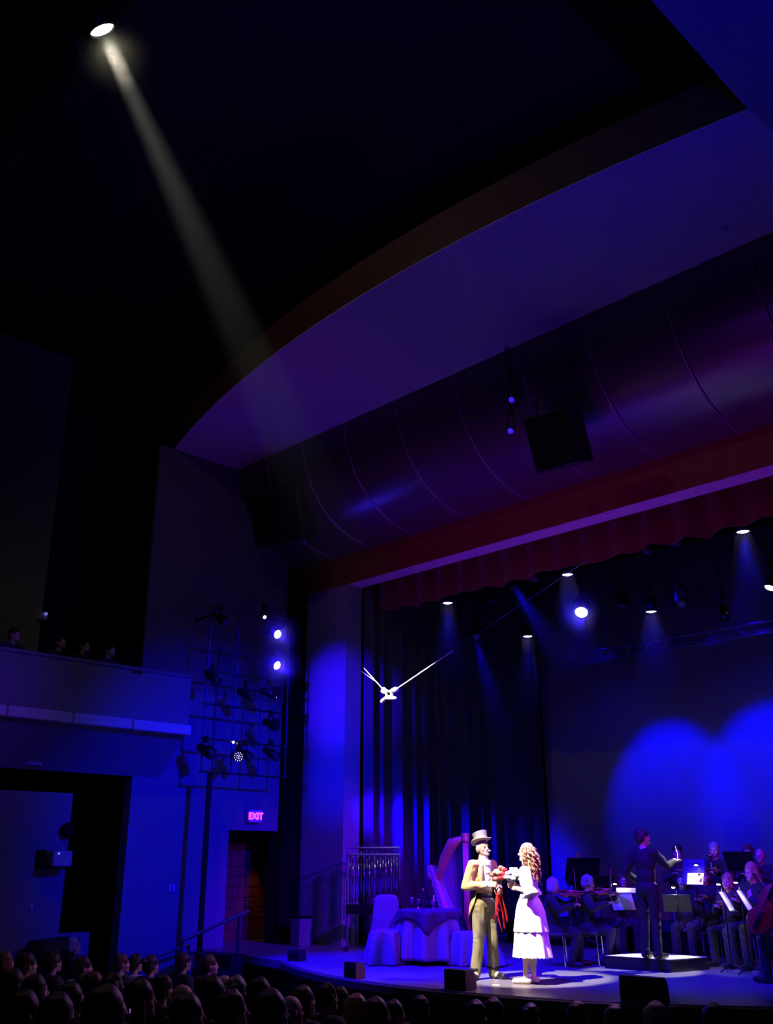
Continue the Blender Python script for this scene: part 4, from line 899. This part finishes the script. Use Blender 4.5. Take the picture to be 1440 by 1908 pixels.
def violin(label, loc, rot, k=1.0, name='violin', cat='violin', mat=violin_m):
    t = thing(name, label, cat, loc); t.rotation_mode = 'QUATERNION'; t.rotation_quaternion = rot
    out = []
    for i in range(40):
        a = 2 * math.pi * i / 40; y = math.cos(a); wd = .5 + .12 * math.cos(2 * a) * 0
        wdt = .085 + .022 * (-y) - .035 * math.exp(-(y / .28) ** 2); out.append(V((wdt * k * math.sin(a) * (1.0 if abs(y) < .97 else .9), y * .178 * k, 0)))
    part('body', MB().rings([[p + V((0, 0, -.018 * k)) for p in out], [p * 1.03 + V((0, 0, -.014 * k)) for p in out], [p * 1.03 + V((0, 0, .014 * k)) for p in out], [p * .96 + V((0, 0, .02 * k)) for p in out]]), mat, t, True)
    part('neck', MB().tube([(0, .16 * k, .012 * k), (0, .31 * k, .014 * k)], .012 * k, 8), mat, t); part('fingerboard', MB().box((0, .2 * k, .028 * k), (.026 * k, .27 * k, .008 * k)), black_m, t)
    part('scroll', MB().tube([(0, .31 * k, .012 * k), (0, .36 * k, .008 * k), (0, .38 * k, -.006 * k), (0, .372 * k, -.014 * k)], .012 * k, 8), mat, t); part('bridge', MB().box((0, -.02 * k, .032 * k), (.036 * k, .005 * k, .026 * k)), gold_m, t)
    part('tailpiece', MB().box((0, -.1 * k, .03 * k), (.026 * k, .1 * k, .006 * k)), black_m, t)
    for s in (-1.5, -.5, .5, 1.5): part('string', MB().tube([(s * .005 * k, -.08 * k, .035 * k), (s * .006 * k, -.02 * k, .046 * k), (s * .004 * k, .32 * k, .026 * k)], .0012 * k, 4), chrome_m, t)
    return t
def bow(label, a, b):
    t = thing('bow', label, 'bow', a); d = V(b) - V(a); s = V((0, 0, .02))
    part('stick', MB().tube([(0, 0, 0), d * .5 + V((0, 0, .006)), d], .0075), violin_m, t); part('hair_ribbon', MB().tube([s * -.9, d - s * .5], .004), M('horsehair', (.7, .68, .6), .6), t); part('frog', MB().box((0, 0, -.01), (.02, .02, .025)), black_m, t)
JV = joints(SIT, dict(elL=(-.22, .22, .92), wrL=(-.20, .46, 1.03), elR=(.33, .17, .88), wrR=(.14, .38, .95), hf=(-.35, 1, -.18), head=(-.01, .05, 1.245), kneeR=(.17, .42, .52), ankleR=(.16, .30, .09)))
JS = joints(SIT, dict(elR=(.25, .1, .80), wrR=(.10, .30, .88), elL=(-.25, .1, .80), wrL=(-.08, .28, .92), hf=(0, 1, -.12)))
JB = joints(STAND, dict(elR=(.27, .08, 1.16), wrR=(.18, .32, 1.12), elL=(-.27, .08, 1.16), wrL=(-.18, .32, 1.12), hf=(0, 1, -.2)))
vh = {'L': ((.1, .4, .9), (.9, 0, .2), (0, 1, 0), .9), 'R': ((-.5, .6, .1), (0, .3, -1), (-.7, -.5, .3), .5)}
meshes = {}
def musician(key, J, label, loc, rz, hair, hairm, hands=None, top=suit_m, scale=1.0, female=False):
    if key not in meshes:
        meshes[key] = (body(J, .010, hands, female), wrinkle(jacket(J)), wrinkle(trousers(J)), shoes(J))
    b_, j_, t_, s_ = meshes[key]; o = link('person', b_, None); tag(o, label, 'person', 'orchestra musicians'); o.location = loc; o.rotation_euler = (0, 0, rz); o.scale = (scale,) * 3
    kk = (key, hair)
    if kk not in meshes: meshes[kk] = hair_mesh(J, hair)
    hm_ = meshes[kk].copy() if hair else None
    if hm_: hm_.materials.clear(); link('hair', hm_, hairm, o)
    jm = j_.copy() if top is not suit_m else j_
    if top is not suit_m: jm.materials.clear()
    link('jacket', jm, top, o); link('trousers', t_, suit_m, o); link('shoes', s_, shoe_m, o); return o
def seat_from_head(x, y, Y, hz=1.26):
    p = at_y(x, y, Y); return p
# risers
rs1 = thing('orchestra_riser', 'low black riser under the back row of musicians', 'riser', (0, 0, 0))
part('deck', MB().bx(-13.0, -1.0, 16.35, 18.6, .34, .4), stage_front_m, rs1); part('skirt', MB().bx(-13.0, -1.0, 16.38, 18.55, 0, .34), black_cloth, rs1)
vio = [((1025, 1650), 13.25, 'violinist with pale bobbed hair sitting nearest the woman in white', 'bob', grey_hair, 'black chair of the violinist nearest the woman in white', 'violin played next to the woman in white', 'bow of the violinist next to the woman in white'),
       ((1090, 1646), 13.85, 'violinist with short grey hair left of the podium', 'curly', grey_hair, 'black chair of the grey-haired violinist left of the podium', 'violin of the grey-haired player left of the podium', 'bow raised by the grey-haired violinist')]
for (hx, hy), Y, lb, ha, hm_, cl, vl, bl in vio:
    p = at_y(hx, hy, Y); sc = max(.9, min(1.08, p.z / 1.25)); rz = face_to(p, POD) + (.15 if hx < 1050 else .35); W = Matrix.Translation((p.x, p.y, 0)) @ Matrix.Rotation(rz, 4, 'Z') @ Matrix.Scale(sc, 4)
    o = W @ V((0, .0, 0)); musician('violin', JV, lb, (p.x, p.y, 0), rz, ha, hm_, vh, scale=sc)
    use('chair', chair_proto, cl, W @ V((0, -.02, 0)), rz, 'chairs of the orchestra')
    a, b = W @ V((-.07, .12, 1.10)), W @ V((-.19, .55, 1.09)); d = (b - a).normalized(); side = V((0, 0, 1)).cross(d).normalized(); upv = (V((0, 0, 1)) * .85 + side * -.5); upv = (upv - d * upv.dot(d)).normalized(); xx = d.cross(upv).normalized()
    q = Matrix((xx, d, upv)).transposed().to_quaternion()
    violin(vl, a + d * .17 + upv * .03, q); c = a + d * .27 + upv * .085; w1 = W @ V((.12, .44, .93)); bow(bl, w1, w1 + (c - w1).normalized() * .72)
row = [((1077, 1600), 17.0, .4, 'grey-haired musician standing apart before the dark curtain', 'bald', grey_hair), ((1262, 1588), 17.0, .4, 'musician in the back row just behind the raised baton', 'short', dark_hair), ((1331, 1584), 17.1, .4, 'back row horn player with grey hair and white collar', 'short', grey_hair),
       ((1395, 1588), 17.4, .4, 'smaller back row musician half hidden by a stand', 'short', brown_hair), ((1417, 1595), 16.7, .4, 'back row musician with bare forehead at the right edge', 'bald', brown_hair),
       ((1270, 1640), 15.5, 0, 'seated player just right of the conductor waist', 'short', dark_hair), ((1313, 1630), 15.8, 0, 'seated player next to the glowing score stand', 'bob', brown_hair), ((1357, 1643), 15.3, 0, 'seated player between the two bright paper strips', 'bob', blond_hair), ((1402, 1625), 15.2, 0, 'fair-haired seated player behind the tilted right stand', 'long', blond_hair),
       ((1160, 1640), 16.0, 0, 'seated player half hidden left of the conductor', 'short', brown_hair)]
for (hx, hy), Y, rzr, lb, ha, hm_ in row:
    p = at_y(hx, hy, Y); rz = face_to(p, POD) * .75 + .25 * face_to(p, (0, 0)); sc = max(.92, min(1.08, (p.z - rzr) / 1.26))
    o = musician('wind', JS, lb, (p.x, p.y, rzr), rz, ha, hm_, None, scale=sc)
    use('chair', chair_proto, 'black chair under the ' + lb.split(' with ')[0].split(' half ')[0].replace('grey-haired ', ''), (p.x, p.y, rzr), rz, 'chairs of the orchestra')
# harpist
hp = at_y(808, 1640, 13.6); musician('wind', JS, 'harpist sitting behind the dark purple harp soundboard', (hp.x, hp.y, 0), face_to(hp, hp + V((.8, -.25, 0))), 'short', brown_hair, None, scale=.97)
use('chair', chair_proto, 'black chair under the harpist', (hp.x, hp.y, 0), face_to(hp, hp + V((.8, -.25, 0))), 'chairs of the orchestra')
# cellist at the right edge
ce = at_y(1468, 1640, 13.4); rz = face_to(ce, POD); musician('violin', JV, 'cellist mostly cut off by the right edge', (ce.x, ce.y, 0), rz, 'short', dark_hair, vh); use('chair', chair_proto, 'black chair of the cellist at the right edge', (ce.x, ce.y, 0), rz, 'chairs of the orchestra')
a, b = at_y(1398, 1752, 13.1), at_y(1450, 1640, 13.25); d = (b - a).normalized(); sd = d.cross(V((.2, -1, .2))).normalized(); up_ = sd.cross(d)
violin('red brown cello leaning at the right edge of the frame', a + d * .45, Matrix((sd, d, sd.cross(d))).transposed().to_quaternion(), 1.95, 'cello', 'cello', cello_m)

# music stands: (pixel of desk centre, distance plane, direction its page faces)
def st_at(x, y, Y, hz=1.05):
    p = at_y(x, y, Y); return V((p.x, p.y, 0)), max(.85, min(1.4, p.z / hz))
p, s = st_at(1160, 1690, 14.3); stand('music stand left of the podium with a pale page on its top', p, math.radians(60), 0, True, 'open pages on the stand left of the podium', None, s)
fl = thing('sheet_music', 'bright loose sheet lying over the top of the stand left of the podium', 'sheet music', at_y(1166, 1659, 14.2)); part('page', MB().box((0, 0, 0), (.30, .22, .004), Matrix.Rotation(.5, 3, 'Z') @ Matrix.Rotation(math.radians(16), 3, 'X')), paper_m, fl)
stand_lamp('small lit lamp over the bright loose sheet', at_y(1150, 1652, 14.25), at_y(1166, 1659, 14.2), 14)
p, s = st_at(1262, 1690, 14.55); stand('wide black stand right of the conductor legs', p, math.radians(25 + 180), 5, True, 'pages on the wide black stand', 'added lit lamp clipped on the wide black stand', s)  # the lamp on this stand is added to light its pages
p, s = st_at(1292, 1625, 15.0); stand('conductor stand glowing warm in front of the podium', p, math.radians(10), 14, False, None, 'lit lamp over the conductor score', s, .55, (1, .62, .42), (.1, -.10, 1.10), (.06, -.02, .99))
sc_ = thing('sheet_music', 'small brightly lit score on the conductor stand', 'sheet music', p, math.radians(10)); sc_.scale = (s, s, s)
R_ = Matrix.Rotation(math.radians(62), 3, 'X'); part('page', MB().box(V((.03, -.045, .965)) + R_ @ V((0, 0, .012)), (.20, .15, .004), R_), paper_m, sc_)
p, s = st_at(1353, 1680, 14.35); stand('tilted stand with the left of two bright paper strips', p, math.radians(106), 24, True, 'left bright strip of pages seen edge-on', 'lit lamp over the left paper strip', s)
p, s = st_at(1386, 1678, 14.25); stand('tilted stand with the right of two bright paper strips', p, math.radians(106), 24, True, 'right bright strip of pages seen edge-on', 'lit lamp over the right paper strip', s)
for x, y, Y, hz, lb, pl in [(1378, 1605, 16.4, 1.05, 'black stand back between two back row musicians', 'dim pages on the back row stand'), (1085, 1610, 16.2, 1.05, 'black stand before the musician at the dark curtain', 'dim pages before the musician at the dark curtain'), (1115, 1650, 14.9, 1.05, 'black stand behind the grey-haired violinist', 'dim pages behind the grey-haired violinist'), (1418, 1650, 14.6, 1.05, 'dark stand near the fair-haired player at the right', 'dim pages near the fair-haired player')]:
    p = at_y(x, y, Y); z0 = .4 if Y > 16.3 else 0; s = max(.8, min(1.3, (p.z - z0) / hz)); stand(lb, V((p.x, p.y, z0)), face_to(p, POD) , 0, True, pl, None, s)
hn_ = at_y(1331, 1584, 17.1); hn_ = V((hn_.x, hn_.y, .4)) + (POD - V((hn_.x, hn_.y, 0))).normalized() * .33 + V((0, 0, .98))
tp = thing('horn', 'small gleaming brass horn held upright in the back row', 'horn', hn_)
part('tubing', MB().tube([(0, 0, .16), (.0, 0, .0), (.03, 0, -.1), (.08, 0, -.12), (.1, 0, -.05), (.06, 0, .08)], .012, 8), brass_m, tp, True); part('bell', MB().lathe([(.012, 0), (.02, .06), (.035, .1), (.07, .13), (.066, .13), (.03, .1)], (0, 0, .1)), brass_m, tp, True)
spot('back_row_lamp', at_y(1310, 1590, 16.1), hn_, 3, (1, .75, .6), 80, .6, .02)

# ------------------------------------------------------------------ stage left props
def chair_cover(label, loc, rz):
    t = thing('draped_chair', label, 'chair', loc, rz); mb = MB(); n = 80; rs_ = []
    for k in range(12):
        u_ = k / 11; z = .475 - .465 * u_ if k else .478; ring = []
        for i in range(n):
            a = 2 * math.pi * i / n; c, s = math.cos(a), math.sin(a); q = (abs(c) ** 4 + abs(s) ** 4) ** -.25
            fl = 1 + .24 * u_ + .14 * u_ * max(0, -s); wv = .26 * u_ ** .7 * math.sin(7 * a + .7 * math.sin(2 * a)); ring.append(V((.225 * c * q * (fl + wv), .215 * s * q * (fl + wv), z)))
        rs_.append(ring)
    mb.rings(rs_)
    rs_ = []
    for z, hw_, y0, th in ((1.0, .10, -.235, .018), (.985, .16, -.235, .03), (.94, .195, -.235, .034), (.8, .21, -.245, .04), (.6, .225, -.265, .06), (.45, .26, -.30, .085), (.25, .32, -.36, .11), (.02, .40, -.44, .15)):
        rs_.append([V((hw_ * math.cos(a) * (1 + .09 * (1 - z) * math.sin(8 * a)), y0 + th * math.sin(a) * (1 + .2 * (1 - z) * math.sin(9 * a)), z)) for a in [2 * math.pi * i / 48 for i in range(48)]])
    mb.rings(rs_); me = blob(mb, .011, 4, 'cover')
    for v in me.vertices: v.co.z = max(v.co.z, .002)
    link('cover', me, cloth_w, t)
    for sx in (-1, 1):
        for sy in (-1, 1): part('leg', MB().bx(sx * .17 - .015, sx * .17 + .015, sy * .17 - .015, sy * .17 + .015, 0, .44), dark_wood, t)
    return t
cp = at_z(716, 1797); chair_cover('chair under a pale cloth left of the table', (cp.x, cp.y, 0), math.radians(-142))
cp2 = at_z(868, 1800); chair_cover('chair under a pale cloth behind the man in the tailcoat', (cp2.x - .05, cp2.y + .12, 0), math.radians(120))
tp_ = V((-11.30, 12.28, 0))
tb = thing('round_table', 'small round table hidden under draped cloths', 'table', tp_)
part('tabletop', MB().lathe([(.1, .735), (.46, .735), (.47, .745), (.47, .755), (.46, .762), (.1, .762)], n=32), dark_wood, tb); part('leg', MB().tube([(0, 0, .05), (0, 0, .74)], .05, 10), dark_wood, tb); part('foot', MB().lathe([(.3, 0), (.3, .03), (.05, .08)], n=20), dark_wood, tb)
def radial_cloth(shape, z_top, r_tab, waves, amp, name, label, mat, nr=26, na=96):
    mb = MB(); rs_ = []
    for k in range(nr):
        u_ = (k + .5) / (nr - .5); ring = []
        for i in range(na):
            a = 2 * math.pi * i / na; Rr = shape(a); d = Rr * u_
            if d <= r_tab: p = V((d * math.cos(a), d * math.sin(a), z_top))
            else:
                h_ = d - r_tab; fl = r_tab + (.012 if z_top < .775 else .03) + .14 * h_ + amp * min(1, h_ * 3) * math.sin(waves * a + .6 * math.sin(3 * a)); p = V((fl * math.cos(a), fl * math.sin(a), max(.006, z_top - h_ * .99)))
            ring.append(p)
        rs_.append(ring)
    lower = [[p - V((0, 0, .004)) if p.z > z_top - .001 else p * 1 - V((.004 * math.cos(math.atan2(p.y, p.x)), .004 * math.sin(math.atan2(p.y, p.x)), 0)) for p in r_] for r_ in reversed(rs_)]
    mb.rings(rs_ + lower); o = part(name, mb, mat, None, True); o.location = tp_; return tag(o, label, 'tablecloth')
radial_cloth(lambda a: 1.18, .771, .47, 11, .06, 'tablecloth', 'long pale cloth hanging from the small round table', cloth_w)
def sq(a, h_=.60, rot=math.radians(0)):
    b = (a - rot) % (math.pi / 2); b = min(b, math.pi / 2 - b); return h_ / math.cos(b)
radial_cloth(lambda a: sq(a, .60, math.radians(-5)), .781, .478, 11, .06, 'tablecloth', 'dark patterned square cloth laid cornerwise over the pale cloth', cloth_d, 22)
def goblet(label, dx, dy, k=1.0):
    t = thing('goblet', label, 'goblet', tp_ + V((dx, dy, .783))); part('bowl', MB().lathe([(.006, .08), (.03, .1), (.036, .14), (.032, .17), (.028, .17), (.03, .13), (.01, .1)]), chrome_m, t, True); part('stem', MB().lathe([(.03, 0), (.03, .004), (.006, .012), (.005, .08)]), chrome_m, t, True); t.scale = (k,) * 3
goblet('gleaming goblet at the left of the table things', -.30, -.10); goblet('gleaming goblet beside the dark bottle', -.10, -.16, .9); goblet('small goblet at the right of the table', .10, -.05, .75)
t = thing('bottle', 'dark bottle standing among goblets on the table', 'bottle', tp_ + V((-.2, .06, .783))); part('body', MB().lathe([(.035, 0), (.038, .01), (.038, .16), (.015, .22), (.014, .29)]), glass_m, t, True); part('cap', MB().lathe([(.016, .27), (.016, .3), (.01, .302)]), gold_m, t)
t = thing('candlestick', 'bright metal candlestick on the table', 'candlestick', tp_ + V((-.02, .12, .783))); part('base', MB().lathe([(.05, 0), (.05, .01), (.012, .03), (.012, .1), (.025, .12), (.025, .13)]), chrome_m, t, True); part('candle', MB().lathe([(.011, .13), (.011, .2), (.004, .205)]), paper_m, t)
# tubular bells
tb0, tb1 = V((-13.95, 12.93, 0)), V((-13.28, 13.62, 0)); cen = (tb0 + tb1) / 2; ang = math.atan2(tb1.y - tb0.y, tb1.x - tb0.x); Lc = (tb1 - tb0).length
ch = thing('tubular_bells', 'rack of shiny tubular bells beside the portal jamb', 'tubular bells', cen, ang)
for s in (-1, 1):
    part('post', MB().tube([(s * Lc / 2, .03, .05), (s * Lc / 2, .03, 1.74)], .018, 8), pipe_m, ch); part('foot', MB().tube([(s * Lc / 2, -.3, .04), (s * Lc / 2, .3, .04)], .02, 8), metal_m, ch)
    for q in (-.28, .28): part('caster', MB().sph((s * Lc / 2, q, .03), .03), metal_m, ch)
part('top_rail', MB().tube([(-Lc / 2, .05, 1.74), (Lc / 2, .05, 1.74)], .02, 8), pipe_m, ch); part('lower_rail', MB().tube([(-Lc / 2, -.04, 1.62), (Lc / 2, -.04, 1.62)], .018, 8), pipe_m, ch)
part('damper_box', MB().bbox((0, .0, .68), (Lc + .04, .16, .16), .01), black_m, ch); part('pedal', MB().box((0, -.2, .06), (.1, .2, .02)), metal_m, ch); part('pedal_rod', MB().tube([(0, -.08, .07), (0, -.02, .62)], .01), pipe_m, ch)
for k in range(18):
    x = -Lc / 2 + .05 + (Lc - .1) * k / 17; yb = -.05 if k % 2 else .04; part('tube', MB().cyl((x, yb, .78 + .012 * k), (x, yb, 1.60 if k % 2 else 1.68), .016, .016, 10), chrome_m, ch, True)
spot('bell_glint_lamp', (-11.8, 12.6, 3.5), (-13.5, 13.3, 1.2), 40, (.8, .6, 1), 30, .6, .05)
# harp
def hw_(x, y, Y=None): return at_y(x, y, 13.05)
h0 = at_y(868, 1792, 13.05); h0.z = 0
hq = thing('harp', 'large pedal harp with a fluted column behind the man', 'harp', h0)
H = lambda x, y: at_y(x, y, 13.05) - h0
col_t, col_b = H(868, 1560), H(872, 1770)
part('column', MB().cyl(V((col_b.x, 0, .1)), V((col_b.x, 0, 1.85)), .045, .04, 20), gold_m, hq, True)
for k in range(7): a = 2 * math.pi * k / 7; part('flute', MB().tube([(col_b.x + .045 * math.cos(a), .045 * math.sin(a), .2), (col_b.x + .04 * math.cos(a), .04 * math.sin(a), 1.8)], .009, 5), gold_m, hq, True)
part('capital', MB().lathe([(.045, 1.80), (.075, 1.83), (.06, 1.86), (.072, 1.92), (.08, 1.94), (.03, 1.95)], (col_b.x, 0, 0), 20), gold_m, hq, True); part('base', MB().bbox((col_b.x - .18, 0, .07), (.52, .32, .14), .03), gold_m, hq)
nk = [V((col_b.x - .02, 0, 1.87)), H(842, 1572), H(828, 1600), H(818, 1632), H(806, 1640), H(800, 1632), H(800, 1615)]
for q in nk: q.y = 0
part('neck', MB().tube(nk, [.05, .10, .085, .06, .05, .045, .035], 10), gold_m, hq, True)
sb0, sb1 = H(804, 1612), V((col_b.x - .12, 0, .2)); sb0.y = 0
part('soundbox', MB().rings([[sb0 + V((-.05, -.05, 0)), sb0 + V((.03, -.06, 0)), sb0 + V((.03, .06, 0)), sb0 + V((-.05, .05, 0))], [sb1 + V((-.16, -.15, 0)), sb1 + V((.03, -.19, 0)), sb1 + V((.03, .19, 0)), sb1 + V((-.16, .15, 0))]]), M('harp_soundboard', (.42, .28, .2), .4), hq)
for k in range(30):
    t = (k + 1) / 32; b_ = sb0 * (1 - t) + sb1 * t + V((.035, 0, 0)); i = (1 - t) * 4; j = min(3, int(i)); tp2 = nk[j] * (1 - (i - j)) + nk[j + 1] * (i - j); part('string', MB().tube([b_, tp2], .0022, 4), M('harp_string', (.6, .5, .5), .5), hq)

# ------------------------------------------------------------------ the audience
JA = joints(SIT, dict(hf=(-.1, 1, .08), wrR=(.08, .3, .66), wrL=(-.08, .3, .66)))
JA2 = joints(SIT, dict(hf=(.3, 1, .06), wrR=(.08, .3, .66), wrL=(-.08, .3, .66)))
AB = {}
audience_top = [M('dark_coat', (.03, .03, .035), .85), M('dull_red_knit', (.28, .04, .03), .9), M('pale_shirt', (.55, .55, .6), .85), M('plum_knit', (.10, .04, .09), .9)]
hcol = {'d': dark_hair, 'b': brown_hair, 'g': grey_hair, 'f': blond_hair}
def seatp():
    t = thing('theatre_seat', 'x', 'seat'); sm_ = M('dark_plush', (.03, .015, .02), .9)
    part('seat_cushion', MB().bbox((0, .05, .42), (.5, .46, .10), .03), sm_, t); part('seat_back', MB().bbox((0, -.26, .66), (.5, .09, .58), .03), sm_, t)
    for s in (-1, 1): part('armrest', MB().bx(s * .27 - .03, s * .27 + .03, -.2, .25, .0, .62), black_m, t)
    return t
def watcher(label, px, py, hair, hc_, top=0, J=0, s=1.0, zoff=0, loc=None, rz=None, slabel=None):
    key = ('a', J); JJ = (JA, JA2)[J]
    if key not in AB: AB[key] = (body(JJ, .012), jacket(JJ, .03, .02, .013), trousers(JJ, .014, .014), shoes(JJ, .012))
    if loc is None:
        d = ray(px, py); k_ = .09; hz = 1.26 * s              # head height over the raked floor plane
        # z = house_z(y)+hz along the ray
        t = (-1.15 + k_ * 8.5 + hz + zoff - EYE) / (d.z + k_ * d.y); u_ = d.xy.length
        if (CAM + d * t).x < -15.2: t = -15.2 / d.x
        for st in (0, .45, -.45, .9, -.9, 1.35, -1.35, 1.8, -1.8, 2.3, -2.3):          # keep neighbours apart along the line of sight
            P = CAM + d * (t + st / u_)
            if P.x > -15.3 and P.y < 8.7 and all((P.xy - q).length > .56 for q in SEATED): break
        SEATED.append(P.xy.copy()); s = max(.85, min(1.15, (P.z - house_z(P.y)) / 1.26)); loc = V((P.x, P.y, house_z(P.y)))
    rz = rz if rz is not None else random.uniform(-.25, .1)
    b_, j_, t_, s_ = AB[key]; o = link('person', b_, None); tag(o, label, 'person', 'audience watching the show'); o.location = loc; o.rotation_euler = (0, 0, rz); o.scale = (s,) * 3
    hk = (J, hair, hc_)
    if hk not in AB: AB[hk] = hair_mesh(JJ, hair, .012); AB[hk].materials.append(hcol[hc_])
    link('hair', AB[hk], None, o)
    jk = (J, 'top', top)
    if jk not in AB: AB[jk] = j_.copy(); AB[jk].materials.append(audience_top[top])
    link('jacket', AB[jk], None, o); link('trousers', t_, suit_m, o); link('shoes', s_, shoe_m, o)
    use('seat', seatp, slabel or ('dark seat under the ' + label), loc, rz, 'theatre seats of the audience')
    return o
SEATED = []
A = [(6, 1795, 'bob', 'b', 0, 0, 'brown-bobbed watcher cut by the left edge'), (47, 1800, 'short', 'd', 2, 0, 'dark-haired watcher in a pale shirt by the floor loudspeaker'), (97, 1795, 'curly', 'd', 0, 0, 'watcher with big dark curls left of the side passage'), (134, 1765, 'short', 'g', 0, 0, 'grey-haired watcher sitting highest at the side passage'),
     (152, 1805, 'short', 'd', 2, 1, 'watcher in a pale shirt right below the side passage'), (224, 1797, 'short', 'b', 0, 1, 'brown-haired watcher at the right edge of the side passage'), (250, 1797, 'curly', 'd', 2, 0, 'curly dark-haired watcher in a pale shirt under the wall panel'), (279, 1800, 'bun', 'd', 0, 0, 'watcher with a dark bun under the wall panel'),
     (340, 1795, 'short', 'd', 0, 0, 'dark head outlined against the blue wall beside the handrail'), (388, 1800, 'short', 'b', 1, 1, 'tall watcher in a red knit below the frame pole'), (414, 1842, 'bald', 'g', 0, 1, 'balding watcher behind the one in the red knit'), (438, 1850, 'curly', 'g', 0, 1, 'watcher with silver curls beside the rail post'), (481, 1856, 'short', 'd', 0, 1, 'short dark-haired watcher right of the rail post'),
     (20, 1838, 'long', 'd', 0, 0, 'long-haired watcher low in the left corner'), (60, 1850, 'bob', 'd', 0, 0, 'dark-bobbed watcher in the second row from the left corner'), (126, 1868, 'short', 'd', 0, 1, 'watcher wearing glasses that catch the light'), (170, 1842, 'bun', 'b', 3, 1, 'brown-bunned watcher in a plum knit'), (205, 1850, 'curly', 'd', 0, 0, 'dark curly watcher between the plum knit and the lit profile'),
     (256, 1866, 'long', 'd', 0, 1, 'long dark-haired watcher with a lit profile'), (300, 1845, 'short', 'd', 0, 0, 'dark watcher beneath the handrail foot'), (335, 1865, 'bald', 'g', 0, 1, 'bald watcher with a lit temple near the handrail foot'), (391, 1858, 'bob', 'd', 0, 1, 'dark-bobbed watcher right below the red knit'), (345, 1897, 'short', 'b', 0, 1, 'brown head at the bottom edge with a lit cheek'), (428, 1888, 'curly', 'b', 0, 1, 'brown curly head low beneath the silver curls'),
     (500, 1893, 'bob', 'd', 0, 1, 'dark-bobbed head at the bottom edge below the rail post'), (538, 1888, 'bald', 'g', 0, 1, 'big bald head lit along its right side'), (563, 1868, 'bob', 'b', 0, 1, 'brown-bobbed watcher before the stage front'), (607, 1862, 'curly', 'd', 0, 1, 'curly dark watcher of a close pair before the stage front'), (632, 1864, 'long', 'd', 0, 1, 'long-haired watcher of a close pair before the stage front'), (662, 1886, 'short', 'f', 0, 1, 'fair-haired watcher in front of the first monitor'), (698, 1897, 'short', 'b', 0, 1, 'brown head low below the draped chair'), (732, 1893, 'bun', 'd', 0, 1, 'dark-bunned head low below the table'),
     (782, 1882, 'long', 'd', 0, 0, 'large long-haired head under the second monitor'), (885, 1896, 'short', 'd', 0, 0, 'short dark head below the man in the tailcoat'), (918, 1890, 'bob', 'd', 0, 0, 'dark-bobbed head below the boots of the man'), (988, 1897, 'bun', 'd', 0, 0, 'dark-bunned head below the woman in white'), (1075, 1898, 'curly', 'd', 0, 0, 'dark curly head left of the third monitor'), (1145, 1905, 'short', 'b', 0, 0, 'barely showing brown head at the third monitor'), (1222, 1905, 'short', 'g', 0, 0, 'barely showing grey head right of the third monitor'), (1330, 1905, 'bob', 'd', 0, 0, 'barely showing dark-bobbed head at the lower right'), (40, 1890, 'short', 'd', 0, 0, 'dark head at the very bottom left'), (100, 1900, 'bob', 'd', 0, 0, 'dark-bobbed head at the bottom left of the glasses wearer'), (190, 1893, 'short', 'b', 0, 1, 'brown head at the bottom right of the glasses wearer')]
for px, py, ha, hc_, top, J, lb in A:
    o = watcher(lb, px, py, ha, hc_, top, J, 1.0)
    if 'glasses' in lb:
        h = JA2['head']; f = norm(JA2['hf']); r_ = f.cross(V((0, 0, 1)))
        g = part('glasses', MB().tube([h + r_ * .075, h + r_ * .06 + f * .1, h - r_ * .06 + f * .1, h - r_ * .075], .004), metal_m, o)
        for s in (-1, 1): part('eyeglass_lens', MB().ell(h + r_ * (s * .034) + f * .104, r_ * .026, f * .003, V((0, 0, .02))), chrome_m, g)
for px, py, lb in [(22, 1207, 'dim head at the left end of the balcony'), (108, 1218, 'dim head second along the balcony'), (152, 1230, 'dim head before the black balcony curtain'), (200, 1240, 'faintly lit head near the balcony end')]:
    P = at_x(px, py, -15.85); watcher(lb, 0, 0, 'short', 'd', 0, 0, 1.0, loc=V((P.x, P.y, max(P.z - 1.26, 3.84))), rz=-1.2)
t = thing('coat', 'folded coat lying on the balcony rail end', 'coat', at_x(252, 1256, -15.27)); part('fold', MB().ell((0, 0, .03), V((.08, 0, 0)), V((0, .16, 0)), V((0, 0, .06))), suit_blue, t, True); part('sleeve', MB().caps((.05, -.1, .02), (.06, .08, .03), .035), suit_blue, t, True)
